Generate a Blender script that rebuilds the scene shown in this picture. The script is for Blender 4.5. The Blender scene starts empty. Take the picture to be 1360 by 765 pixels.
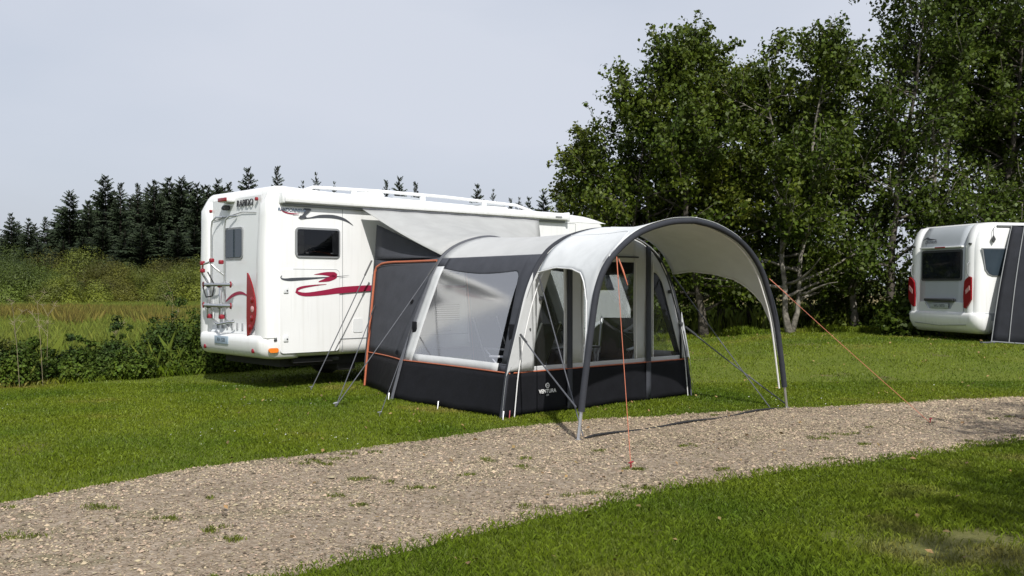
import bpy, math, random
import numpy as np
from mathutils import Vector, Matrix
random.seed(7); RNG = np.random.default_rng(11)
C = bpy.context.scene.collection
PI = math.pi
CAM_H = 1.6; F = 1280.0; CX = 680.0; HY = 378.0

# ------------------------------------------------------------------ materials
def nodes_of(m):
    m.use_nodes = True
    nt = m.node_tree; nt.nodes.clear()
    return nt, nt.nodes, nt.links
def mat(name, col, rough=.5, metal=0., var=.0, vscale=8., bump=0., bscale=60., coat=0., spec=.5, transl=0., island=0., col2=None, detail=4.):
    """principled surface with noise variation between col and col2, bump, optional translucency and per-island variation"""
    m = bpy.data.materials.new(name); nt, N, L = nodes_of(m)
    out = N.new('ShaderNodeOutputMaterial'); b = N.new('ShaderNodeBsdfPrincipled')
    b.inputs['Roughness'].default_value = rough; b.inputs['Metallic'].default_value = metal
    b.inputs['Coat Weight'].default_value = coat; b.inputs['Coat Roughness'].default_value = .08
    b.inputs['Specular IOR Level'].default_value = spec
    tc = N.new('ShaderNodeTexCoord')
    c1 = (*col, 1); c2 = (*(col2 if col2 else [c*(1-var) for c in col]), 1)
    colout = None
    if var > 0 or col2:
        n = N.new('ShaderNodeTexNoise'); n.inputs['Scale'].default_value = vscale; n.inputs['Detail'].default_value = detail
        L.new(tc.outputs['Object'], n.inputs['Vector'])
        r = N.new('ShaderNodeValToRGB'); r.color_ramp.elements[0].position = .35; r.color_ramp.elements[1].position = .68
        r.color_ramp.elements[0].color = c2; r.color_ramp.elements[1].color = c1
        L.new(n.outputs['Fac'], r.inputs['Fac']); colout = r.outputs['Color']
    if island > 0:
        g = N.new('ShaderNodeNewGeometry'); hv = N.new('ShaderNodeHueSaturation')
        mr = N.new('ShaderNodeMapRange'); mr.inputs['To Min'].default_value = 1-island; mr.inputs['To Max'].default_value = 1+island
        L.new(g.outputs['Random Per Island'], mr.inputs['Value']); L.new(mr.outputs['Result'], hv.inputs['Value'])
        mh = N.new('ShaderNodeMapRange'); mh.inputs['To Min'].default_value = .5-.03*island; mh.inputs['To Max'].default_value = .5+.03*island
        sn = N.new('ShaderNodeMath'); sn.operation = 'MULTIPLY'; sn.inputs[1].default_value = 7.31
        fr = N.new('ShaderNodeMath'); fr.operation = 'FRACT'
        L.new(g.outputs['Random Per Island'], sn.inputs[0]); L.new(sn.outputs[0], fr.inputs[0]); L.new(fr.outputs[0], mh.inputs['Value'])
        L.new(mh.outputs['Result'], hv.inputs['Hue'])
        if colout: L.new(colout, hv.inputs['Color'])
        else: hv.inputs['Color'].default_value = c1
        colout = hv.outputs['Color']
    if colout: L.new(colout, b.inputs['Base Color'])
    else: b.inputs['Base Color'].default_value = c1
    if bump > 0:
        n2 = N.new('ShaderNodeTexNoise'); n2.inputs['Scale'].default_value = bscale; n2.inputs['Detail'].default_value = 5
        L.new(tc.outputs['Object'], n2.inputs['Vector'])
        bp = N.new('ShaderNodeBump'); bp.inputs['Strength'].default_value = bump; bp.inputs['Distance'].default_value = .02
        L.new(n2.outputs['Fac'], bp.inputs['Height']); L.new(bp.outputs['Normal'], b.inputs['Normal'])
    sh = b.outputs['BSDF']
    if transl > 0:
        t = N.new('ShaderNodeBsdfTranslucent')
        if colout: L.new(colout, t.inputs['Color'])
        else: t.inputs['Color'].default_value = c1
        mx = N.new('ShaderNodeMixShader'); mx.inputs[0].default_value = transl
        L.new(sh, mx.inputs[1]); L.new(t.outputs['BSDF'], mx.inputs[2]); sh = mx.outputs['Shader']
    L.new(sh, out.inputs['Surface'])
    return m
def film(name, tint, clear, milk, rough=.06, gloss=.5):
    """window film: transparent, partly milky, mirror-like at grazing angles"""
    m = bpy.data.materials.new(name); nt, N, L = nodes_of(m)
    out = N.new('ShaderNodeOutputMaterial')
    t = N.new('ShaderNodeBsdfTransparent'); t.inputs['Color'].default_value = (*tint, 1)
    rb = .10 if milk < .1 else .008
    d = N.new('ShaderNodeBsdfDiffuse'); d.inputs['Color'].default_value = (.62, .62, .66, 1)
    mx = N.new('ShaderNodeMixShader'); mx.inputs[0].default_value = milk
    tc = N.new('ShaderNodeTexCoord'); n = N.new('ShaderNodeTexNoise'); n.inputs['Scale'].default_value = 2.2; n.inputs['Detail'].default_value = 3
    L.new(tc.outputs['Object'], n.inputs['Vector'])
    mr = N.new('ShaderNodeMapRange'); mr.inputs['To Min'].default_value = milk*.9; mr.inputs['To Max'].default_value = min(1, milk*1.1)
    L.new(n.outputs['Fac'], mr.inputs['Value']); L.new(mr.outputs['Result'], mx.inputs[0])
    L.new(t.outputs[0], mx.inputs[1]); L.new(d.outputs[0], mx.inputs[2])
    g = N.new('ShaderNodeBsdfGlossy'); g.inputs['Roughness'].default_value = rough
    bp = N.new('ShaderNodeBump'); bp.inputs['Strength'].default_value = rb; bp.inputs['Distance'].default_value = .04
    L.new(n.outputs['Fac'], bp.inputs['Height']); L.new(bp.outputs['Normal'], g.inputs['Normal'])
    lw = N.new('ShaderNodeFresnel'); lw.inputs['IOR'].default_value = 1.45
    ml = N.new('ShaderNodeMath'); ml.operation = 'MULTIPLY'; ml.inputs[1].default_value = gloss
    L.new(lw.outputs[0], ml.inputs[0])
    m2 = N.new('ShaderNodeMixShader'); L.new(ml.outputs[0], m2.inputs[0]); L.new(mx.outputs[0], m2.inputs[1]); L.new(g.outputs[0], m2.inputs[2])
    L.new(m2.outputs[0], out.inputs['Surface'])
    return m
M = {}
M['white'] = mat('white_gelcoat', (.78, .79, .79), .22, coat=.4, var=.04, vscale=1.5)
def streaks(m, amt):
    nt = m.node_tree; N, L = nt.nodes, nt.links; b = next(n for n in N if n.type == 'BSDF_PRINCIPLED'); src = b.inputs['Base Color'].links[0].from_socket
    tc = N.new('ShaderNodeTexCoord'); mp = N.new('ShaderNodeMapping'); mp.inputs['Scale'].default_value = (14, 14, .7); n = N.new('ShaderNodeTexNoise'); n.inputs['Scale'].default_value = 1.; n.inputs['Detail'].default_value = 5
    L.new(tc.outputs['Object'], mp.inputs['Vector']); L.new(mp.outputs['Vector'], n.inputs['Vector'])
    r = N.new('ShaderNodeMapRange'); r.inputs['From Min'].default_value = .52; r.inputs['From Max'].default_value = .78; r.inputs['To Max'].default_value = amt; L.new(n.outputs['Fac'], r.inputs['Value'])
    x = N.new('ShaderNodeMix'); x.data_type = 'RGBA'; x.inputs['B'].default_value = (.40, .38, .33, 1); L.new(r.outputs['Result'], x.inputs['Factor']); L.new(src, x.inputs['A']); L.new(x.outputs['Result'], b.inputs['Base Color'])
    n2 = N.new('ShaderNodeMapRange'); n2.inputs['To Min'].default_value = .2; n2.inputs['To Max'].default_value = .42; L.new(n.outputs['Fac'], n2.inputs['Value']); L.new(n2.outputs['Result'], b.inputs['Roughness'])
streaks(M['white'], .2)
M['white2'] = mat('white_panel', (.70, .72, .73), .3, coat=.2, var=.05, vscale=1.2)
M['grey_panel'] = mat('silver_panel', (.40, .43, .46), .35, coat=.3, var=.05, vscale=2)
M['alu'] = mat('brushed_aluminium', (.62, .63, .65), .35, metal=.9, var=.1, vscale=20)
M['glass'] = mat('dark_glass', (.012, .015, .02), .06, spec=.6, var=.4, vscale=3)
M['glassblue'] = mat('tinted_glass', (.035, .05, .065), .08, spec=.6, var=.3, vscale=1.5)
M['rubber'] = mat('black_rubber', (.02, .02, .021), .7, var=.2, vscale=20)
M['seam'] = mat('grey_seal', (.22, .23, .24), .6)
M['trim'] = mat('dark_plastic', (.045, .047, .05), .5, var=.15, vscale=10)
M['red'] = mat('red_lens', (.22, .003, .008), .3, coat=.25)
M['redplastic'] = mat('red_plastic', (.26, .012, .025), .4, var=.15, vscale=10)
M['lenswhite'] = mat('clear_lens', (.55, .3, .3), .12, coat=.5)
M['orange'] = mat('orange_lens', (.75, .2, .02), .2, coat=.5)
M['burg'] = mat('burgundy_decal', (.27, .015, .05), .35)
M['decal'] = mat('charcoal_decal', (.06, .065, .075), .35)
M['letters'] = mat('black_lettering', (.02, .02, .022), .4)
M['blueletters'] = mat('blue_grey_lettering', (.12, .16, .22), .4)
M['plate'] = mat('number_plate_face', (.30, .38, .46), .4, var=.15, vscale=30)
M['greyplate'] = mat('grey_plate_face', (.38, .42, .42), .4, var=.15, vscale=30)
M['fab'] = mat('light_grey_canvas', (.60, .615, .625), .8, var=.06, vscale=5, bump=.75, bscale=3.2, transl=.22)
M['fabroof'] = mat('pale_roof_canvas', (.68, .69, .69), .75, var=.06, vscale=4, bump=.75, bscale=3.2, transl=.4)
M['fabcan'] = mat('canopy_canvas', (.68, .70, .71), .8, var=.06, vscale=6, bump=.75, bscale=3.2, transl=.12)
M['fabsheet'] = mat('connecting_canvas', (.54, .55, .545), .8, var=.08, vscale=4, bump=.75, bscale=3.2, transl=.35)
M['dark'] = mat('charcoal_canvas', (.058, .062, .075), .85, spec=.25, var=.14, vscale=6, bump=.75, bscale=3.2, transl=.05)
M['darksleeve'] = mat('dark_pole_sleeve', (.034, .037, .046), .8, spec=.25, var=.15, vscale=8, bump=.3, bscale=8)
M['black'] = mat('black_skirt_canvas', (.0075, .008, .011), .8, spec=.2, var=.25, vscale=7, bump=.75, bscale=3.2)
M['darkcan'] = mat('black_caravan_canvas', (.022, .024, .032), .8, var=.3, vscale=4, bump=.4, bscale=4)
M['piping'] = mat('white_piping', (.7, .7, .7), .6)
M['orangecord'] = mat('orange_cord', (.45, .13, .065), .6, var=.1, vscale=30)
M['strap'] = mat('grey_strap', (.085, .09, .105), .7, var=.2, vscale=20)
M['blackstrap'] = mat('black_strap', (.012, .012, .014), .7, var=.2, vscale=20)
M['logo'] = mat('white_print', (.7, .7, .7), .6)
M['clear'] = film('clear_window_film', (.80, .83, .84), 1, .02, .04, .55)
M['milky'] = film('milky_window_film', (.82, .82, .85), 1, .17, .10, .4)
M['tintfilm'] = film('tinted_acrylic', (.42, .45, .5), 1, .0, .05, 1.)
M['curtain'] = mat('curtain_cloth', (.42, .38, .34), .9, var=.2, vscale=12)
M['sheet'] = mat('groundsheet', (.03, .03, .033), .9, var=.3, vscale=3)
M['chairfab'] = mat('black_chair_fabric', (.012, .012, .014), .8, var=.2, vscale=15)
M['tabletop'] = mat('dark_table_top', (.03, .03, .032), .3, var=.2, vscale=10)
M['bark'] = mat('alder_bark', (.11, .095, .075), .9, col2=(.035, .03, .025), vscale=7, bump=.8, bscale=22)
M['barkpale'] = mat('pale_bark', (.27, .25, .21), .9, col2=(.10, .09, .075), vscale=8, bump=.8, bscale=22)
M['barkdark'] = mat('spruce_bark', (.07, .055, .042), .95, var=.4, vscale=8)
M['alder'] = mat('alder_leaf', (.080, .106, .010), .5, var=.35, vscale=.55, transl=.22, island=.38, col2=(.040, .066, .007), spec=.22)
M['alder_y'] = mat('yellow_alder_leaf', (.112, .130, .011), .5, var=.3, vscale=.5, transl=.24, island=.38, col2=(.058, .084, .011), spec=.22)
M['alder_d'] = mat('dark_alder_leaf', (.060, .086, .009), .5, var=.3, vscale=.5, transl=.22, island=.38, col2=(.042, .068, .008), spec=.22)
M['spruce'] = mat('spruce_needles', (.030, .044, .018), .7, island=.45, col2=(.011, .019, .008), vscale=.5, spec=.25)
M['willow'] = mat('willow_leaf', (.20, .235, .026), .55, island=.22, col2=(.060, .074, .014), vscale=.45, transl=.25, spec=.3)
M['willow_o'] = mat('olive_willow_leaf', (.14, .145, .022), .55, island=.22, col2=(.055, .055, .014), vscale=.45, transl=.25, spec=.2)
M['willow_g'] = mat('green_willow_leaf', (.115, .16, .022), .55, island=.22, col2=(.035, .052, .012), vscale=.4, transl=.25, spec=.3)
M['bramble'] = mat('bramble_leaf', (.078, .118, .013), .6, island=.5, col2=(.024, .045, .010), vscale=1.3, transl=.22, spec=.15)
M['bramble_y'] = mat('yellow_bramble_leaf', (.13, .13, .02), .5, island=.5, col2=(.05, .075, .014), vscale=1.3, transl=.25, spec=.4)
M['meadow'] = mat('meadow_blade', (.165, .195, .030), .6, island=.4, col2=(.105, .145, .018), vscale=.12, transl=.3, spec=.3)
M['russet'] = mat('russet_blade', (.17, .115, .03), .7, island=.5, col2=(.13, .14, .026), vscale=.15, transl=.2, spec=.2)
M['stalk'] = mat('grey_stalk', (.24, .20, .13), .9)
M['straw'] = mat('dry_straw', (.26, .21, .11), .8, island=.3)
M['pebble'] = mat('pebble_stone', (.34, .27, .185), .85, col2=(.24, .19, .13), vscale=.8, island=.72, spec=.3)

# ------------------------------------------------------------------ terrain
def sst(t):
    t = np.clip(t, 0, 1); return t*t*(3-2*t)
def terr(x, y):
    x = np.asarray(x, float); y = np.asarray(y, float)
    z = .36*sst((x-1.5)/6)*sst((y-14.2)/6)
    ditch = sst((x-0)/3)*np.exp(-((y-29.0)/1.7)**2)*.62
    z = z-ditch - .36*sst((x-1.5)/6)*sst((y-31)/10)
    return z
def tz(x, y): return float(terr(x, y))
def G(px, py, z=0.):
    Y = (CAM_H-z)*F/(py-HY); return Vector(((px-CX)/F*Y, Y, z))
def P(px, py, Y): return Vector(((px-CX)/F*Y, Y, CAM_H-(py-HY)/F*Y))

# ------------------------------------------------------------------ mesh builder
class MB:
    def __init__(s): s.v = []; s.f = []
    def add(s, vs, fs):
        o = len(s.v); s.v += [tuple(v) for v in vs]; s.f += [tuple(i+o for i in f) for f in fs]; return s
    def box(s, x0, y0, z0, x1, y1, z1, b=0.):
        if b <= 0:
            vs = [(x0,y0,z0),(x1,y0,z0),(x1,y1,z0),(x0,y1,z0),(x0,y0,z1),(x1,y0,z1),(x1,y1,z1),(x0,y1,z1)]
            return s.add(vs, [(0,3,2,1),(4,5,6,7),(0,1,5,4),(1,2,6,5),(2,3,7,6),(3,0,4,7)])
        lv = [(z0, b), (z0+b*.3, b*.3), (z0+b, 0), (z1-b, 0), (z1-b*.3, b*.3), (z1, b)]
        return s.loft([rrect(x0+i, y0+i, x1-i, y1-i, b*1.2, z, 4) for z, i in lv])
    def loft(s, rings, cap=True):
        n = len(rings[0]); o = len(s.v)
        for r in rings: s.v += [tuple(p) for p in r]
        for k in range(len(rings)-1):
            for i in range(n):
                j = (i+1) % n; a = o+k*n
                s.f.append((a+i, a+j, a+n+j, a+n+i))
        if cap:
            s.f.append(tuple(o+i for i in reversed(range(n)))); s.f.append(tuple(o+(len(rings)-1)*n+i for i in range(n)))
        return s
    def tube(s, pts, r, n=8, cap=True):
        pts = [Vector(p) for p in pts]; rr = r if hasattr(r, '__len__') else [r]*len(pts); rings = []
        ref = None
        for i, p in enumerate(pts):
            t = (pts[min(i+1, len(pts)-1)]-pts[max(i-1, 0)]).normalized()
            if ref is None:
                a = Vector((0, 0, 1)) if abs(t.z) < .9 else Vector((1, 0, 0)); ref = t.cross(a).normalized()
            ref = (ref-t*ref.dot(t)).normalized(); b = t.cross(ref)
            rings.append([p+(ref*math.cos(2*PI*k/n)+b*math.sin(2*PI*k/n))*rr[i] for k in range(n)])
        return s.loft(rings, cap)
    def grid(s, rows):
        n = len(rows[0]); o = len(s.v)
        for r in rows: s.v += [tuple(p) for p in r]
        for k in range(len(rows)-1):
            for i in range(n-1):
                a = o+k*n+i; s.f.append((a, a+1, a+n+1, a+n))
        return s
    def lathe(s, prof, c, axis='y', n=24):
        rings = []
        for r, h in prof:
            ring = []
            for k in range(n):
                a = 2*PI*k/n
                if axis == 'y': ring.append((c[0]+r*math.cos(a), c[1]+h, c[2]+r*math.sin(a)))
                elif axis == 'z': ring.append((c[0]+r*math.cos(a), c[1]+r*math.sin(a), c[2]+h))
                else: ring.append((c[0]+h, c[1]+r*math.cos(a), c[2]+r*math.sin(a)))
            rings.append(ring)
        return s.loft(rings, True)
    def prism(s, poly, fn, t):
        """flat outline poly (2-D) mapped by fn(a, b, depth), thickness t"""
        n = len(poly); front = [fn(a, b, t) for a, b in poly]; back = [fn(a, b, 0) for a, b in poly]
        fs = [tuple(range(n)), tuple(reversed(range(n, 2*n)))] + [(i, n+i, n+(i+1) % n, (i+1) % n) for i in range(n)]
        return s.add(front+back, fs)
    def build(s, name, m, parent=None, smooth=True, solid=0., angle=40):
        me = bpy.data.meshes.new(name); me.from_pydata(s.v, [], s.f); me.update()
        return link(name, me, m, parent, smooth, solid, angle)
def link(name, me, m, parent=None, smooth=True, solid=0., angle=40):
    o = bpy.data.objects.new(name, me); C.objects.link(o)
    if m is not None: me.materials.append(M[m] if isinstance(m, str) else m)
    if smooth:
        me.shade_smooth()
        if angle < 180: me.set_sharp_from_angle(angle=math.radians(angle))
    if parent is not None: o.parent = parent
    if solid > 0:
        md = o.modifiers.new('thickness', 'SOLIDIFY'); md.thickness = solid; md.offset = 0
    return o
def np_mesh(name, V, Fq, m, parent=None, smooth=False):
    """fast mesh from arrays; Fq is (n, k)"""
    me = bpy.data.meshes.new(name); n, k = Fq.shape
    me.vertices.add(len(V)); me.vertices.foreach_set('co', np.ascontiguousarray(V, np.float32).ravel())
    me.loops.add(n*k); me.loops.foreach_set('vertex_index', np.ascontiguousarray(Fq, np.int32).ravel())
    me.polygons.add(n); me.polygons.foreach_set('loop_start', np.arange(0, n*k, k, dtype=np.int32)); me.polygons.foreach_set('loop_total', np.full(n, k, np.int32))
    me.update(calc_edges=True)
    return link(name, me, m, parent, smooth, 0, 180)
def rrect(x0, y0, x1, y1, r, z, k=6):
    pts = []; r = min(r, (x1-x0)/2, (y1-y0)/2)
    for cx, cy, a0 in ((x1-r, y1-r, 0), (x0+r, y1-r, 90), (x0+r, y0+r, 180), (x1-r, y0+r, 270)):
        for i in range(k+1):
            a = math.radians(a0+90*i/k); pts.append((cx+r*math.cos(a), cy+r*math.sin(a), z))
    return pts
def rr2(a0, b0, a1, b1, r, k=6): return [(p[0], p[1]) for p in rrect(a0, b0, a1, b1, r, 0, k)]
def empty(name, loc, rz=0, label=None, cat=None, group=None):
    o = bpy.data.objects.new(name, None); C.objects.link(o); o.location = loc; o.rotation_euler = (0, 0, rz)
    o.empty_display_size = .3
    return tag(o, label, cat, group)
def tag(o, label=None, cat=None, group=None, kind=None):
    if label: o['label'] = label
    if cat: o['category'] = cat
    if group: o['group'] = group
    if kind: o['kind'] = kind
    return o
def copy_tree(o, loc, rz=0., sc=None, label=None, parent=None):
    c = o.copy(); C.objects.link(c)
    if parent is None:
        c.location = loc; c.rotation_euler = (0, 0, rz)
        if sc is not None: c.scale = sc
        if label: c['label'] = label
    else: c.parent = parent
    for ch in list(o.children): copy_tree(ch, None, parent=c)
    return c
def text(name, body, size, m, parent, mtx, extrude=.002, shear=0., bold=0.):
    cu = bpy.data.curves.new('t', 'FONT'); cu.body = body; cu.size = size; cu.extrude = extrude; cu.shear = shear; cu.offset = bold
    cu.align_x = 'CENTER'; cu.align_y = 'CENTER'
    ob = bpy.data.objects.new('t', cu); C.objects.link(ob); bpy.context.view_layer.update()
    me = bpy.data.meshes.new_from_object(ob.evaluated_get(bpy.context.evaluated_depsgraph_get())); bpy.data.objects.remove(ob)
    me.transform(mtx); me.materials.clear(); me.name = name
    return link(name, me, m, parent, False)
def side_mtx(x, y, z, slope=0.): return Matrix(((1, 0, 0, x), (0, 0, -1, y), (slope, 1, 0, z), (0, 0, 0, 1)))
def rear_mtx(x, y, z): return Matrix(((0, 0, -1, x), (-1, 0, 0, y), (0, 1, 0, z), (0, 0, 0, 1)))
def resample(pts, n):
    p = np.array(pts, float); q = []
    for i in range(len(p)-1):                       # catmull-rom
        p0 = p[max(i-1, 0)]; p1 = p[i]; p2 = p[i+1]; p3 = p[min(i+2, len(p)-1)]
        for t in np.linspace(0, 1, 12, endpoint=False):
            q.append(.5*((2*p1)+(-p0+p2)*t+(2*p0-5*p1+4*p2-p3)*t*t+(-p0+3*p1-3*p2+p3)*t**3))
    q.append(p[-1]); q = np.array(q)
    d = np.r_[0, np.cumsum(np.linalg.norm(np.diff(q, axis=0), axis=1))]
    t = np.linspace(0, d[-1], n)
    return np.stack([np.interp(t, d, q[:, k]) for k in range(q.shape[1])], 1)
def ribbon(pts, widths, fn, name, m, parent, t=.002, n=40):
    p = resample(pts, n); w = np.interp(np.linspace(0, 1, n), np.linspace(0, 1, len(widths)), widths)
    d = np.gradient(p, axis=0); d /= np.linalg.norm(d, axis=1)[:, None]+1e-9
    nn = np.stack([-d[:, 1], d[:, 0]], 1)
    a = p+nn*w[:, None]/2; b = p-nn*w[:, None]/2
    mb = MB(); mb.grid([[fn(*q, t) for q in a], [fn(*q, t) for q in b]])
    return mb.build(name, m, parent, False)

# ------------------------------------------------------------------ render, camera, light
sc = bpy.context.scene
sc.render.engine = 'CYCLES'; sc.cycles.use_denoising = True
try: sc.cycles.denoiser = 'OPENIMAGEDENOISE'
except Exception: pass
sc.cycles.max_bounces = 8; sc.cycles.transparent_max_bounces = 24; sc.cycles.diffuse_bounces = 3; sc.cycles.glossy_bounces = 3
sc.cycles.sample_clamp_indirect = 6
sc.view_settings.view_transform = 'Standard'; sc.view_settings.look = 'None'; sc.view_settings.exposure = .18; sc.view_settings.gamma = 1
cam = bpy.data.cameras.new('camera'); co = bpy.data.objects.new('camera', cam); C.objects.link(co)
cam.sensor_width = 36; cam.lens = 36*F/1360; cam.clip_end = 3000; cam.clip_start = .05
co.location = (0, 0, CAM_H); co.rotation_euler = (PI/2, 0, 0); cam.shift_y = -(382.5-HY)/1360
sc.camera = co
SUN = Vector((.26, -1.0, 1.02)).normalized()
sl = bpy.data.lights.new('sun', 'SUN'); sl.energy = 4.3; sl.angle = math.radians(.6); sl.color = (1, .965, .91)
so = bpy.data.objects.new('sun', sl); C.objects.link(so); so.rotation_euler = SUN.to_track_quat('Z', 'Y').to_euler()
W = bpy.data.worlds.new('World'); sc.world = W; W.use_nodes = True
nt = W.node_tree; N = nt.nodes; L = nt.links; N.clear()
wo = N.new('ShaderNodeOutputWorld'); bg = N.new('ShaderNodeBackground'); sky = N.new('ShaderNodeTexSky')
sky.sky_type = 'NISHITA'; sky.sun_disc = False; sky.sun_elevation = math.asin(SUN.z); sky.sun_rotation = math.atan2(SUN.x, SUN.y)
sky.air_density = 1.0; sky.dust_density = 3.5; sky.ozone_density = 1.5
# a thin milky cloud veil over the clear sky, uneven and streaky
tc = N.new('ShaderNodeTexCoord'); mp = N.new('ShaderNodeMapping'); mp.inputs['Scale'].default_value = (1, 1, 2.6)
cn = N.new('ShaderNodeTexNoise'); cn.inputs['Scale'].default_value = 1.6; cn.inputs['Detail'].default_value = 6; cn.inputs['Roughness'].default_value = .45
L.new(tc.outputs['Generated'], mp.inputs['Vector']); L.new(mp.outputs['Vector'], cn.inputs['Vector'])
cr = N.new('ShaderNodeMapRange'); cr.inputs['From Min'].default_value = .33; cr.inputs['From Max'].default_value = .66; cr.inputs['To Min'].default_value = .62; cr.inputs['To Max'].default_value = .98
L.new(cn.outputs['Fac'], cr.inputs['Value'])
mixc = N.new('ShaderNodeMix'); mixc.data_type = 'RGBA'; mixc.inputs['B'].default_value = (5.85, 6.22, 7.05, 1)
L.new(cr.outputs['Result'], mixc.inputs['Factor']); L.new(sky.outputs[0], mixc.inputs['A']); L.new(mixc.outputs['Result'], bg.inputs['Color'])
bg.inputs['Strength'].default_value = .1
L.new(bg.outputs[0], wo.inputs['Surface'])

# ------------------------------------------------------------------ gravel path outline
UP = np.array([(-6.2, 1), (-5.2, 4.4), (-3.75, 7.02), (-2.82, 8.30), (-1.35, 9.52), (0, 10.75), (1.08, 11.5), (3.55, 12.43), (7.35, 13.8), (14, 15.6), (26, 18.5)])
LO = np.array([(-4.2, 1.0), (-2.4, 4.0), (-1.12, 5.29), (-.72, 5.69), (.17, 6.56), (1.29, 7.53), (2.75, 8.42), (5.13, 9.68), (9, 11.3), (14, 13.0), (26, 15.9)])
def wig(x, s): return .55*(.07*np.sin(x*2.1+s)+.05*np.sin(x*5.3+2*s)+.035*np.sin(x*11.7+3*s)+.03*np.sin(x*23+s))
def yup(x): return np.interp(x, UP[:, 0], UP[:, 1])+wig(np.asarray(x, float), 1.)
def ylo(x): return np.interp(x, LO[:, 0], LO[:, 1])+wig(np.asarray(x, float), 4.)
def hedge_y(x): return np.interp(x, [-30, -12, -7.9, -5.1, -2, 3], [10.5, 13.3, 14.9, 17.8, 21, 24])
def in_lawn(x, y):
    far = np.where(x < 3, hedge_y(x), 25.2)
    return (y < far)

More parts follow.
